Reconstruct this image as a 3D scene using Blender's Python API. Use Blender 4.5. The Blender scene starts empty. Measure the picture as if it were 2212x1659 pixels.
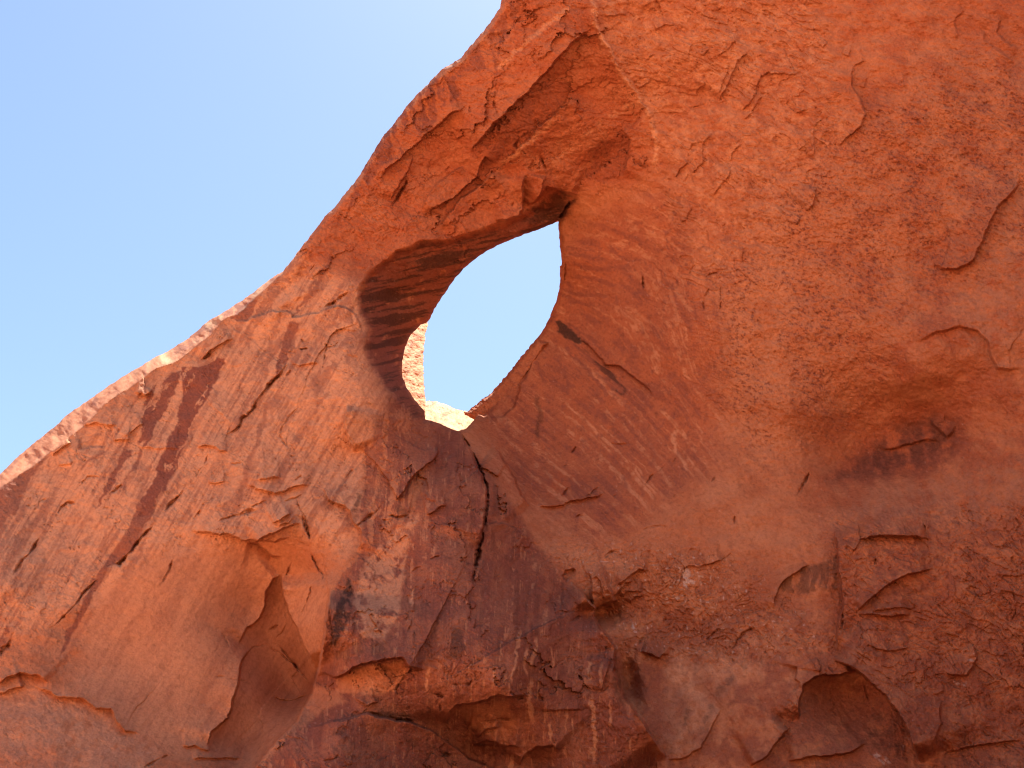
import bpy, math
import numpy as np

# ------------------------------------------------------------------ scene, camera, light
C = bpy.context.scene.collection
SC = bpy.context.scene
PITCH = math.radians(28.0)
HFOV = math.radians(46.0)
CAM = np.array([0.0, 0.0, 1.7])
cd = bpy.data.cameras.new('camera')
cd.sensor_fit = 'HORIZONTAL'
cd.angle = HFOV
cd.clip_start = 0.1
cd.clip_end = 6000
co = bpy.data.objects.new('camera', cd)
co.location = CAM
co.rotation_euler = (math.pi / 2 + PITCH, 0, 0)
C.objects.link(co)
SC.camera = co

SUN_EL = math.radians(64.0)
SUN_AZ = math.radians(20.0)            # from +Y (behind the rock) towards +X
sdir = np.array([math.cos(SUN_EL) * math.sin(SUN_AZ), math.cos(SUN_EL) * math.cos(SUN_AZ), math.sin(SUN_EL)])
w = bpy.data.worlds.new('World')
SC.world = w
w.use_nodes = True
wn = w.node_tree
bg = wn.nodes['Background']
sky = wn.nodes.new('ShaderNodeTexSky')
sky.sky_type = 'NISHITA'
sky.sun_disc = False
sky.sun_elevation = SUN_EL
sky.sun_rotation = SUN_AZ
sky.altitude = 1600
sky.air_density = 1.15
sky.dust_density = 1.5
sky.ozone_density = 0.65
wn.links.new(sky.outputs[0], bg.inputs[0])
bg.inputs[1].default_value = 0.0635
sl = bpy.data.lights.new('sun', 'SUN')
sl.energy = 5.0
sl.angle = math.radians(0.53)
sl.color = (1.0, 0.95, 0.87)
so = bpy.data.objects.new('sun', sl)
from mathutils import Vector
so.rotation_euler = Vector(sdir).to_track_quat('Z', 'Y').to_euler()
so.location = (60, 60, 150)
C.objects.link(so)
SC.view_settings.view_transform = 'Standard'
SC.view_settings.look = 'None'
SC.view_settings.exposure = 1.96
SC.view_settings.gamma = 1.0
try:
    SC.cycles.diffuse_bounces = 6
    SC.cycles.max_bounces = 8
    SC.cycles.filter_width = 1.1
except Exception:
    pass

# ------------------------------------------------------------------ image frame
# (u, v) are image pixel coordinates, traced on a 2212 x 1659 camera view;
# at(u, v, Y) turns an image pixel and a depth along Y into a point of the world.
F = 1106.0 / math.tan(HFOV / 2)
CT, ST = math.cos(PITCH), math.sin(PITCH)


def at(u, v, Y):
    x = (u - 1106.0) / F
    y = (829.5 - v) / F
    t = Y / (CT - y * ST)
    return np.stack([CAM[0] + t * x, CAM[1] + Y + 0 * t, CAM[2] + t * (y * CT + ST)], -1)


def T(sx, sy, sw, *pts):
    k = sw / 2212.0 * 0.54
    return [(sx * 0.54 + x * k, sy * 0.54 + y * k) for x, y in pts]


# ------------------------------------------------------------------ numeric helpers
f32 = np.float32


def perlin(x, y, seed):
    r = np.random.RandomState(seed)
    perm = r.permutation(1024).astype(np.int32)
    ang = r.rand(1024) * 2 * np.pi
    gx, gy = np.cos(ang).astype(f32), np.sin(ang).astype(f32)
    xi = np.floor(x).astype(np.int32)
    yi = np.floor(y).astype(np.int32)
    fx = (x - xi).astype(f32)
    fy = (y - yi).astype(f32)

    def g(ix, iy, dx, dy):
        h = perm[(perm[ix & 1023] + iy) & 1023]
        return gx[h] * dx + gy[h] * dy
    sx = fx * fx * fx * (fx * (fx * 6 - 15) + 10)
    sy = fy * fy * fy * (fy * (fy * 6 - 15) + 10)
    a = g(xi, yi, fx, fy)
    b = g(xi + 1, yi, fx - 1, fy)
    c = g(xi, yi + 1, fx, fy - 1)
    d = g(xi + 1, yi + 1, fx - 1, fy - 1)
    a += (b - a) * sx
    c += (d - c) * sx
    return (a + (c - a) * sy) * 1.5


def fbm(x, y, seed, octv=4, gain=0.5):
    s = 0
    amp = 1.0
    for i in range(octv):
        s = s + amp * perlin(x, y, seed + i * 17)
        x = x * 2.03 + 3.1
        y = y * 2.03 + 7.7
        amp *= gain
    return s


def sst(a, b, x):
    t = np.clip((x - a) / (b - a), 0, 1)
    return t * t * (3 - 2 * t)


def seg_scan(U, V, pts, closed):
    """distance, signed perpendicular side (+ right of travel) and arc fraction for a polyline"""
    P = np.array(pts, f32)
    n = len(P)
    idx = [(i, (i + 1) % n) for i in range(n if closed else n - 1)]
    L = [float(np.hypot(*(P[b] - P[a]))) for a, b in idx]
    tot = sum(L)
    best = np.full(U.shape, 1e9, f32)
    side = np.zeros(U.shape, f32)
    arc = np.zeros(U.shape, f32)
    acc = 0.0
    for (a, b), l in zip(idx, L):
        if l < 1e-6:
            continue
        dx, dy = (P[b] - P[a]) / l
        px, py = U - P[a][0], V - P[a][1]
        tt = np.clip(px * dx + py * dy, 0, l)
        ex, ey = px - tt * dx, py - tt * dy
        d2 = ex * ex + ey * ey
        cr = dx * py - dy * px
        m = d2 < best
        tie = (~m) & (d2 < best + 1e-3) & (np.abs(cr) > np.abs(side))
        best = np.where(m, d2, best)
        m = m | tie
        side = np.where(m, cr, side)
        arc = np.where(m, (acc + tt) / tot, arc)
        acc += l
    return np.sqrt(best), side, arc


def poly_sd(U, V, pts):
    """signed distance to a closed polygon, negative inside"""
    d, _, _ = seg_scan(U, V, pts, True)
    ins = np.zeros(U.shape, bool)
    P = pts
    j = len(P) - 1
    for i in range(len(P)):
        xi, yi = P[i]
        xj, yj = P[j]
        if yi != yj:
            ins ^= ((yi > V) != (yj > V)) & (U < (xj - xi) * (V - yi) / (yj - yi) + xi)
        j = i
    return np.where(ins, -d, d)


class Field:
    """a structured sheet of image coordinates with a bulge map and stain maps"""

    def __init__(s, us, vs):
        s.us, s.vs = us.astype(f32), vs.astype(f32)
        s.U, s.V = np.meshgrid(s.us, s.vs)
        s.B = np.zeros(s.U.shape, f32)

    def box(s, pts, m):
        P = np.array(pts)
        i0 = np.searchsorted(s.us, P[:, 0].min() - m)
        i1 = np.searchsorted(s.us, P[:, 0].max() + m)
        j0 = np.searchsorted(s.vs, P[:, 1].min() - m)
        j1 = np.searchsorted(s.vs, P[:, 1].max() + m)
        return slice(j0, max(j1, j0)), slice(i0, max(i1, i0))


def axis(a0, a, b, b1, st, grow=1.045, mx=45):
    mid = list(np.arange(a, b, st))
    lo, x, d = [], a, st
    while x > a0:
        d = min(d * grow, mx)
        x -= d
        lo.append(x)
    hi, x, d = [], mid[-1], st
    while x < b1:
        d = min(d * grow, mx)
        x += d
        hi.append(x)
    return np.array(lo[::-1] + mid + hi)


def cubic_matrix(xs, x0, st, n):
    """Catmull-Rom interpolation weights from n knots at x0 + k*st"""
    W = np.zeros((len(xs), n), f32)
    q = np.clip((xs - x0) / st, 1, n - 3 - 1e-4)
    k = np.floor(q).astype(int)
    t = q - k
    r = np.arange(len(xs))
    W[r, k - 1] += -0.5 * t + t * t - 0.5 * t ** 3
    W[r, k] += 1 - 2.5 * t * t + 1.5 * t ** 3
    W[r, k + 1] += 0.5 * t + 2 * t * t - 1.5 * t ** 3
    W[r, k + 2] += -0.5 * t * t + 0.5 * t ** 3
    return W


def tps(ctrl, fld, st=12.0, lam=2e-4):
    c = np.array(ctrl, float)
    p = c[:, :2] / 1000.0
    n = len(p)

    def ker(r2):
        return 0.5 * r2 * np.log(r2 + 1e-12)
    d2 = ((p[:, None] - p[None]) ** 2).sum(-1)
    A = np.zeros((n + 3, n + 3))
    A[:n, :n] = ker(d2) + lam * np.eye(n)
    A[:n, n] = 1
    A[:n, n + 1:] = p
    A[n, :n] = 1
    A[n + 1:, :n] = p.T
    sol = np.linalg.solve(A, np.r_[c[:, 2], 0, 0, 0])
    u0, v0 = fld.us[0] - 2 * st, fld.vs[0] - 2 * st
    nu = int((fld.us[-1] - u0) / st) + 4
    nv = int((fld.vs[-1] - v0) / st) + 4
    cu = (u0 + st * np.arange(nu)) / 1000
    cv = (v0 + st * np.arange(nv)) / 1000
    UU, VV = np.meshgrid(cu, cv)
    Z = sol[n] + sol[n + 1] * UU + sol[n + 2] * VV
    for k in range(n):
        Z += sol[k] * ker((UU - p[k, 0]) ** 2 + (VV - p[k, 1]) ** 2)
    return (cubic_matrix(fld.vs, v0, st, nv) @ Z.astype(f32) @ cubic_matrix(fld.us, u0, st, nu).T).astype(f32)


# ------------------------------------------------------------------ outlines
RIDGE = [(-1000, 1750), (-600, 1440), (-300, 1240), (-120, 1105), (0, 1025), (34, 991), (61.5, 967), (113, 926), (147, 895),
         (191, 865), (239, 830.5), (287, 801), (328, 776), (362, 759), (407, 731), (431, 711), (451, 692), (478.5, 677),
         (513, 656), (547, 632), (581, 605), (612, 584.5), (632, 560.5), (647, 540), (702, 468), (722.5, 448), (746.5, 417),
         (774, 383), (794, 349), (825, 297), (849, 270), (873, 236), (907, 198), (941, 164), (955, 150), (996, 125),
         (1016.5, 99), (1044, 68), (1064, 41), (1080, 17), (1086, -10), (1112, -70), (1170, -150), (1270, -240), (1450, -330),
         (1800, -400), (2400, -440), (3000, -440), (3600, -420)]
SKY = RIDGE + [(3600, -2000), (-2500, -2000), (-2500, 1750)]
CREST = [(-1000, 1850), (-600, 1520), (-300, 1300), (-100, 1140), (0, 1056), (51, 1018.5), (102.5, 984), (147, 943), (191, 906), (236, 870), (273, 841),
         (307.6, 818.6), (342, 796), (386, 776), (420, 752), (454.6, 721), (478.5, 694), (513, 680), (533, 659.6),
         (581, 618.6), (612, 586), (632, 561)]
HOLE = [(1207.8, 474.3), (1192, 484), (1159.6, 497), (1124, 510), (1098, 520), (1068.5, 533), (1032.7, 554), (1003, 578.5),
        (984, 599.6), (967.6, 624), (951, 647), (938, 668), (930, 686), (922, 697), (909, 702), (886, 725), (876.4, 747.7),
        (870, 774), (868, 796.6), (870, 816), (878, 835.6), (889.5, 855), (902.5, 871.4), (917, 887.7), (918.8, 905.6),
        (938, 910.5), (953, 915), (967.6, 923.5), (990, 931.6), (1003.4, 926.8), (1016.4, 917), (1029.4, 900.7),
        (1032.7, 896), (1044, 899), (1052, 890), (1068, 868), (1084.7, 845), (1106, 815), (1117, 793), (1140, 758),
        (1159.6, 731.5), (1174, 712), (1185.7, 689), (1195.4, 664.7), (1203.6, 642), (1208.4, 621), (1210, 608), (1209.5, 575),
        (1213, 573.6), (1212.7, 555.7), (1210, 533), (1207.8, 507), (1206, 487)]

# ------------------------------------------------------------------ the rock face: large form
Y0 = 60.0
CTRL = [
 # far outside the view; right end swung forward, added to shade the wall
 (-900, 1900, 13), (-600, 1600, 10.5), (-300, 1350, 7.5), (-300, 1650, 10.5), (-900, 2300, 15), (0, 2300, 16), (800, 2300, 17), (1600, 2300, 15), (2400, 2300, 14),
 (3300, 2300, 30), (3300, 1600, 28), (3300, 800, 28), (3300, 0, 30), (2750, 300, 20), (2750, 900, 18), (2750, 1500, 16.5), (2750, -400, 21), (2420, 300, 12.0), (2420, 900, 9.5), (2420, 1500, 9), (1800, -400, 13), (1250, -200, 12), (1500, -300, 13), (400, 1950, 14), (1200, 1950, 13), (2000, 1950, 10),
 # the limb over the opening
 (850, 290, 5), (780, 390, 4), (720, 470, 3.4), (940, 180, 6.3), (1000, 140, 7), (1090, 20, 9), (950, 400, 2.6), (850, 480, 2.4), (1050, 300, 4.5), (1150, 200, 6.5),
 (1250, 100, 8.2), (1200, 30, 9.3), (1100, 420, 1.6), (1000, 500, 0.8), (900, 540, 1.3), (1190, 430, 0.3), (1120, 490, -0.4), (1050, 530, -0.8), (1000, 570, -1.4),
 (1200, 320, 3.4), (1300, 350, 3.0), (1330, 300, 4.2), (1240, 440, 0.2), (1225, 470, -1.4),
 # right of the opening
 (1216, 600, -3.4), (1190, 700, -4.2), (1110, 810, -4.8), (1050, 890, -4.4), (1010, 930, -1.6), (1240, 560, -1.6), (1300, 600, -1.2), (1400, 600, 0.6), (1400, 420, 3), (1400, 800, -0.5), (1300, 800, -2.2), (1200, 800, -3.7),
 (1250, 930, -2.4), (1150, 900, -3.6), (1400, 1000, -0.2), (1150, 1000, -2.0), (1300, 1090, 0.5), (1200, 1090, 0.2),
 # the great wall
 (1300, 0, 9.6), (1500, 100, 8.2), (1400, 220, 5.8), (1500, 400, 4.6), (1500, 700, 2.2), (1600, 900, 1.2), (1700, 0, 9.5), (1700, 300, 7), (1700, 600, 4.6), (1700, 900, 2.3), (1700, 1100, 2.0),
 (2000, 0, 10.5), (2000, 300, 8.5), (2000, 600, 6.2), (2000, 800, 5.2), (1980, 930, 0.6), (1850, 1000, -0.2), (1900, 1090, 3.0), (2060, 1050, 3.0), (2200, 100, 10.2), (2200, 500, 8.6), (2200, 800, 6.6), (2200, 950, 5.2), (2200, 1100, 5.6),
 (1500, 1100, 1.6), (1550, 1250, 2.5), (1700, 1300, 3.0), (1700, 1500, 3.5), (1700, 1659, 3.8), (2000, 1300, 4.2), (2000, 1500, 3.9), (2200, 1400, 5.2), (2200, 1600, 4.9), (1450, 1250, 2.2), (1420, 1330, 1.6), (1450, 1450, 1.9), (1450, 1650, 3.4), (1550, 1600, 3.6),
 # left slab
 (0, 1065, 4.2), (250, 865, 3.2), (400, 768, 2.7), (530, 670, 2.3), (650, 560, 3.0), (100, 1200, 6), (250, 1050, 5), (400, 950, 4.2), (550, 850, 3.8), (680, 750, 3.5), (740, 690, 3.1), (700, 620, 2.9), (780, 560, 2.0),
 (650, 1000, 5), (500, 1100, 5.6), (300, 1200, 6.5), (700, 1100, 6), (600, 1120, 5.9), (0, 1250, 7.2),
 # inside of the opening, left
 (783, 620, 2.4), (795, 720, 2.4), (820, 810, 2.4), (850, 850, 1.6), (870, 790, -4.2), (905, 705, -4.4), (930, 690, -4.6), (960, 640, -4.0), (845, 640, -1.2), (842, 720, -1.4), (900, 600, -0.6),
 (880, 890, 1.6), (920, 930, 1.4), (960, 950, 0.8), (1000, 970, 0.3),
 # scoop below the slab
 (350, 1300, 6), (500, 1250, 4.6), (570, 1220, 4.2), (450, 1400, 5), (600, 1300, 2.2), (600, 1400, 1.2), (650, 1500, 0.9), (550, 1500, 3.4), (300, 1450, 6.4), (150, 1400, 7), (0, 1400, 7.6), (0, 1480, 8), (100, 1600, 10), (300, 1600, 8.2), (450, 1650, 7), (540, 1620, 4.5),
 (690, 1250, 5.4), (660, 1350, 4.0),
 # buttress
 (760, 1000, 4.6), (850, 1000, 4.6), (950, 1050, 5.6), (1000, 1020, 3.4), (1080, 1060, 2.3), (850, 1200, 6.6), (960, 1200, 8.6), (1100, 1200, 4.8), (1170, 1160, 2.4), (760, 1250, 7), (740, 1400, 7.5), (850, 1350, 9.0),
 (1000, 1350, 11.0), (1150, 1350, 8.6), (1240, 1350, 4.6), (1250, 1480, 6.2), (1320, 1600, 5.4), (1100, 1480, 10.8), (950, 1460, 11.0), (800, 1450, 9.6), (1000, 1600, 7), (1150, 1620, 6.6), (800, 1600, 10.5), (650, 1640, 11), (730, 1560, 9.8),
]

fld = Field(axis(-950, -50, 2262, 3350, 1.7), axis(-460, -50, 1710, 2420, 1.7))
U, V = fld.U, fld.V
B = tps(CTRL, fld)
P0 = at(U, V, Y0)
WX, WZ = P0[..., 0].astype(f32), P0[..., 2].astype(f32)      # metres on the mean wall
del P0
sd = np.maximum(-poly_sd(U, V, SKY), -1e6).astype(f32)      # + in the sky
sl_ = fld.box(HOLE, 200)
sh = np.full(U.shape, -500, f32)
sh[sl_] = -poly_sd(U[sl_], V[sl_], HOLE)
edge = 1.3 * fbm(WX * 2.2, WZ * 2.2, 5, 3)
sd = np.maximum(sd, sh) + edge


# crest: everything above the crest line leans back to the ridge
slc = fld.box(CREST, 150)
dc, sc_, ac = seg_scan(U[slc], V[slc], CREST, False)
CRESTM = np.zeros(U.shape, f32)
CRESTM[slc] = np.where(sc_ < 0, dc, -dc) * (U[slc] < 650) - 500 * (U[slc] >= 650)
CRESTM[(CRESTM == 0)] = -500
chip = 5 * fbm(U / 75, V / 75, 961, 3, .45)
CRESTM = np.where(CRESTM > -100, CRESTM + chip * sst(640, 560, U), CRESTM)
lump = 1.2 * fbm(U / 50 + V / 90, V / 40 - U / 60, 951, 3, .5) + 3 * fbm(U / 90, V / 90, 957, 3)
B -= np.where(CRESTM > 0, (CRESTM + lump * sst(1, 9, CRESTM)) * 0.2, 0)

# image coordinates shifted by noise, so that traced edges run raggedly
wn1, wn2 = fbm(WX * 1.1, WZ * 1.1, 11, 4, 0.6), fbm(WX * 1.1, WZ * 1.1, 41, 4, 0.6)
gnoise = fbm(WX * 0.9, WZ * 0.9, 71, 4, 0.6)
wn3, wn4 = fbm(WX * 4, WZ * 4, 76, 3, 0.6), fbm(WX * 4, WZ * 4, 79, 3, 0.6)
UW, VW = U + 2.6 * wn1 + 0.9 * wn3, V + 2.6 * wn2 + 0.9 * wn4
US_, VS_ = U + 5.0 * wn1 + 1.6 * wn3, V + 5.0 * wn2 + 1.6 * wn4


def ta(*p): return T(0, 1500, 800, *p)
def tb(*p): return T(700, 1000, 800, *p)
def tc(*p): return T(700, 1600, 800, *p)
def td(*p): return T(1400, 1600, 800, *p)
def te(*p): return T(2100, 1000, 800, *p)
def tf(*p): return T(2100, 1600, 800, *p)
def tg(*p): return T(2100, 2200, 800, *p)
def th(*p): return T(1500, 300, 800, *p)
def z1(*p): return T(0, 1000, 1400, *p)
def z2(*p): return T(0, 2022, 1400, *p)
def z3(*p): return T(1200, 2022, 1400, *p)
def z4(*p): return T(2696, 2022, 1400, *p)
def z5(*p): return T(1200, 1000, 1400, *p)
def z6(*p): return T(2696, 1000, 1400, *p)
def z7(*p): return T(1300, 0, 1400, *p)
def z8(*p): return T(2696, 0, 1400, *p)
def z9(*p): return T(1400, 800, 1333.3, *p)


def scarp(pts, h, L, w=1.6, taper=0.16):
    """a step along a line, the side to the right of travel standing proud and fading back over L"""
    sl = fld.box(pts, 4.5 * L)
    d, sg, a = seg_scan(UW[sl], VW[sl], pts, False)
    s = np.where(sg >= 0, d, -d)
    tp = sst(0, taper, a) * sst(1, 1 - taper, a)
    B[sl] += 1.2 * h * tp * sst(-w, w, s) * np.exp(-np.maximum(s, 0) / L)


def groove(pts, w, depth, taper=0.3):
    sl = fld.box(pts, 5 * w)
    d, sg, a = seg_scan(UW[sl], VW[sl], pts, False)
    tp = np.sqrt(sst(0, taper, a) * sst(1, 1 - taper, a))
    wv = np.clip(0.62 + 0.5 * gnoise[sl], 0.3, 1.1)
    B[sl] -= depth * tp * np.clip(0.55 + 0.8 * gnoise[sl], .15, 1.2) * np.exp(-(d / (w * wv * (0.35 + 0.65 * tp))) ** 2)


def bulge(u, v, ru, rv, deg, h):
    a = math.radians(deg)
    p = [(u - max(ru, rv), v - max(ru, rv)), (u + max(ru, rv), v + max(ru, rv))]
    sl = fld.box(p, 1.5 * max(ru, rv))
    x, y = UW[sl] - u, VW[sl] - v
    q = (x * math.cos(a) + y * math.sin(a)) / ru
    r = (-x * math.sin(a) + y * math.cos(a)) / rv
    B[sl] += h * np.exp(-(q * q + r * r))


def worley_facets(x, y, seed):
    """broken planes: each cell its own height and tilt"""
    r = np.random.RandomState(seed)
    tab = r.rand(4096, 5).astype(f32)
    xi, yi = np.floor(x).astype(np.int32), np.floor(y).astype(np.int32)
    best = np.full(x.shape, 9, f32)
    out = np.zeros(x.shape, f32)
    for dy in (-1, 0, 1):
        for dx in (-1, 0, 1):
            h = ((xi + dx) * 7919 + (yi + dy) * 104729) & 4095
            q = tab[h]
            ex = x - (xi + dx + q[..., 0])
            ey = y - (yi + dy + q[..., 1])
            d = ex * ex + ey * ey
            m = d < best
            best = np.where(m, d, best)
            out = np.where(m, (q[..., 2] - 0.5) + 1.6 * (q[..., 3] - 0.5) * ex + 1.6 * (q[..., 4] - 0.5) * ey, out)
    return out


def region(pts, soft):
    m = np.zeros(U.shape, f32)
    sl = fld.box(pts, soft * 1.5)
    m[sl] = sst(soft, -soft, poly_sd(US_[sl], VS_[sl], pts))
    return m


# ------------------------------------------------------------------ the rock face: edges, slabs and cracks
# under the limb
scarp(z7((1700, 180), (1630, 215), (1560, 275)) + th((1760, 120), (1640, 240), (1500, 360), (1380, 480), (1230, 640), (1120, 790), (1050, 870)), 1.1, 70, 2)
scarp(th((1380, 990), (1480, 910), (1600, 800), (1680, 720), (1780, 600), (1900, 500), (2000, 420), (2100, 290), (2190, 130)), 0.55, 70)
scarp(th((1030, 320), (950, 380), (860, 410), (780, 490), (680, 570), (600, 620), (500, 730), (380, 820), (300, 900), (180, 1000), (20, 1180)), 0.5, 45)
groove(th((370, 1130), (300, 1260), (240, 1370), (180, 1490)), 3.5, 0.6)
scarp(th((400, 840), (420, 930), (370, 1060), (250, 1230), (170, 1400)), 0.3, 30)
scarp(th((1380, 1000), (1310, 960), (1220, 900), (1170, 1010), (1140, 1110), (1000, 1240), (930, 1310), (850, 1370), (640, 1480), (560, 1600)), 0.5, 40)
scarp(th((700, 1690), (850, 1500), (970, 1350), (1180, 1210), (1300, 1090), (1400, 1010)), 0.45, 60)
scarp(th((500, 1500), (560, 1390), (660, 1230), (780, 1130), (1000, 980)), 0.35, 40)
scarp(th((1660, 1080), (1640, 1250), (1640, 1480), (1600, 1560), (1400, 1600), (1310, 1620)), 0.7, 70)
scarp(th((1900, 1110), (1860, 1250), (1780, 1380), (1690, 1460)), 0.5, 40)
scarp(th((2250, 1340), (2150, 1300), (2020, 1270), (1900, 1240), (1830, 1340), (1760, 1420)), 0.7, 40)
groove(th((1310, 250), (1330, 350), (1370, 470)), 2.5, 0.25)
groove(th((1820, 850), (1860, 980), (1920, 1100)), 3, 0.25)
groove(th((1330, 320), (1420, 250), (1620, 210)), 2, 0.12)
groove(th((1030, 330), (1060, 410)), 2, 0.2)
groove(th((1000, 650), (1120, 620), (1220, 640)), 2, 0.12)
groove(th((480, 1110), (600, 1105), (740, 1125), (830, 1010)), 2, 0.18)
groove(th((640, 1440), (730, 1480), (780, 1430), (820, 1350)), 2, 0.25)
groove(th((1600, 690), (1560, 780), (1600, 820)), 3, 0.3)
groove(th((1540, 1400), (1500, 1450)), 2, 0.25)
groove(z7((1590, 1230), (1540, 1300), (1480, 1390)), 3.5, 0.9, 0.1)
scarp(z7((1870, 1110), (1920, 990), (1925, 880), (1870, 810)), 0.5, 60)
bulge(*z7((1790, 1000))[0], 38, 55, 50, -0.7)
bulge(*th((2000, 1420))[0], 34, 22, -30, -1.2)
pts = z7((1690, -60), (1700, 150), (1800, 320), (1880, 480), (1960, 580), (2060, 740), (2100, 900), (2080, 1100))
VEIN = pts
sl_ = fld.box(pts, 80)
d, sg, a = seg_scan(UW[sl_], VW[sl_], pts, False)
B[sl_] += 0.5 * np.exp(-d / 14) * sst(0, .1, a) * sst(1, .6, a)
# slab on the left
scarp(tb((650, 960), (560, 1020), (470, 1060), (400, 1110), (270, 1215)), 0.35, 40)
groove(tb((400, 1140), (340, 1190), (270, 1210)), 4, 0.6)
groove(tb((1910, 470), (1820, 540), (1720, 600), (1630, 650)), 4.5, 0.8)
groove(tb((1550, 150), (1490, 240), (1440, 310)), 2, 0.3)
bulge(*tb((1400, 280))[0], 45, 14, -50, -0.4)
bulge(*tb((1250, 560))[0], 50, 13, -40, 0.35)
BIGCRACK = tb((1260, 1240), (1230, 1290), (1160, 1370), (1090, 1440), (1000, 1540), (920, 1650)) + tc((860, 90), (790, 180), (740, 210), (720, 290), (640, 350), (540, 400))
groove(BIGCRACK, 3.6, 0.7)
scarp(BIGCRACK, 0.25, 60)
scarp(tb((610, 770), (790, 780), (900, 730), (1060, 670), (1180, 680), (1290, 700), (1310, 740), (1400, 720), (1600, 690), (1700, 640), (1800, 620), (1900, 650), (2000, 720), (2050, 800), (2060, 900), (2020, 1000)), 0.45, 80)
for p, w_, h_ in ((tb((1260, 1135), (1350, 1140)), 3.2, .5), (tb((1380, 1100), (1480, 1080)), 2.4, .4), (tb((1650, 1080), (1750, 1060), (1820, 1020)), 2.2, .4),
                  (tb((1660, 1000), (1665, 1180), (1640, 1320)), 1.8, .3), (tb((2030, 1020), (2110, 1050)), 3, .5), (tb((1400, 1000), (1440, 1020)), 4, .4),
                  (tb((1230, 1390), (1280, 1330)), 3, .3), (tb((1630, 940), (1700, 860)), 2.5, .3), (tb((710, 1600), (730, 1450)), 1.6, .15),
                  (tc((1360, 50), (1320, 130), (1230, 230), (1180, 320), (1165, 400), (1200, 460), (1250, 500), (1230, 380), (1215, 300)), 2.2, .25),
                  (tc((380, 600), (330, 700), (270, 790), (220, 880)), 3, .45), (tc((920, 1210), (800, 1250), (640, 1290), (480, 1340)), 2.3, .35),
                  (tc((1060, 1100), (920, 1150), (840, 1190)), 1.8, .25), (tc((1450, 1020), (1330, 1080), (1200, 1130), (1030, 1205)), 1.8, .25), (tc((860, 1210), (740, 1250)), 3, .3),
                  (tc((1330, 1080), (1350, 1150), (1400, 1230), (1420, 1320), (1450, 1430), (1480, 1480), (1490, 1550)), 2.4, .35),
                  (tc((500, 1040), (390, 1100), (300, 1170), (250, 1260), (180, 1370)), 4, .45), (tc((90, 1010), (40, 1070), (0, 1120)), 4, .6),
                  (tc((2200, 1230), (2120, 1290), (2040, 1370), (2030, 1410)), 2.6, .5), (tc((1280, 615), (1340, 620)), 2.6, .4), (tc((1080, 680), (1110, 640), (1130, 680)), 2, .25),
                  (tc((1400, 840), (1330, 900)), 2, .25), (tc((600, 700), (680, 690), (770, 690)), 1.6, .2), (tc((1990, 770), (1880, 880)), 1.8, .2),
                  (ta((1260, 650), (1330, 590)), 4, .35), (ta((400, 1480), (450, 1400), (560, 1360)), 2, .25), (ta((640, 1540), (740, 1420), (860, 1400)), 2.4, .3),
                  (ta((880, 1230), (970, 1130), (1110, 1130)), 2, .25), (ta((1820, 1510), (1920, 1400), (2030, 1280)), 3.6, .5), (ta((1220, 1300), (1360, 1210)), 2.5, .35)):
    groove(p, w_, h_)
for p, h_, L_ in ((tb((1600, 1240), (1480, 1250), (1380, 1280), (1270, 1250)), .2, 40), (tc((1500, 950), (1400, 940), (1300, 970), (1180, 1010), (1100, 1040), (1000, 1010), (900, 980), (880, 950), (770, 930)), .4, 60),
                  (tc((2000, 1690), (2050, 1560), (2065, 1460), (2030, 1410), (1960, 1340), (1920, 1230), (1860, 1170), (1780, 1140), (1690, 1100), (1660, 1020), (1610, 970)), .5, 90),
                  (tc((1300, 1240), (1230, 1290), (1070, 1370)), .5, 25), (tc((1390, 1350), (1260, 1400), (1100, 1470), (960, 1530), (850, 1590)), .9, 28), (tc((1330, 1290), (1260, 1350), (1130, 1400)), .4, 25),
                  (tc((1300, 1500), (1100, 1565), (900, 1550), (740, 1540), (600, 1500), (480, 1480), (150, 1450)), .45, 60), (tc((1990, 590), (1930, 460), (1875, 290), (1890, 130), (1905, 40)), .7, 50),
                  (tc((590, 570), (500, 575), (440, 520), (340, 515), (240, 515)), .3, 30), (tc((1170, 860), (1100, 860), (1000, 885), (920, 880)), .25, 30), (tc((560, 905), (450, 915), (360, 900)), .2, 20),
                  (ta((1290, 560), (1180, 555), (1080, 525), (920, 560)), .3, 40), (ta((1170, 790), (1000, 800), (860, 830)), -.3, 30), (ta((800, 740), (700, 800), (570, 900)), .3, 30),
                  (ta((1440, 715), (1340, 710), (1250, 725)), .25, 30), (ta((1680, 180), (1610, 240), (1560, 205), (1480, 190)), .5, 25), (ta((2000, 820), (1800, 820), (1560, 800), (1500, 760)), .15, 30),
                  (ta((800, 970), (740, 990), (640, 1000)), .2, 20), (ta((1600, 520), (1440, 640), (1420, 700)), .2, 30)):
    scarp(p, h_, L_)
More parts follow.
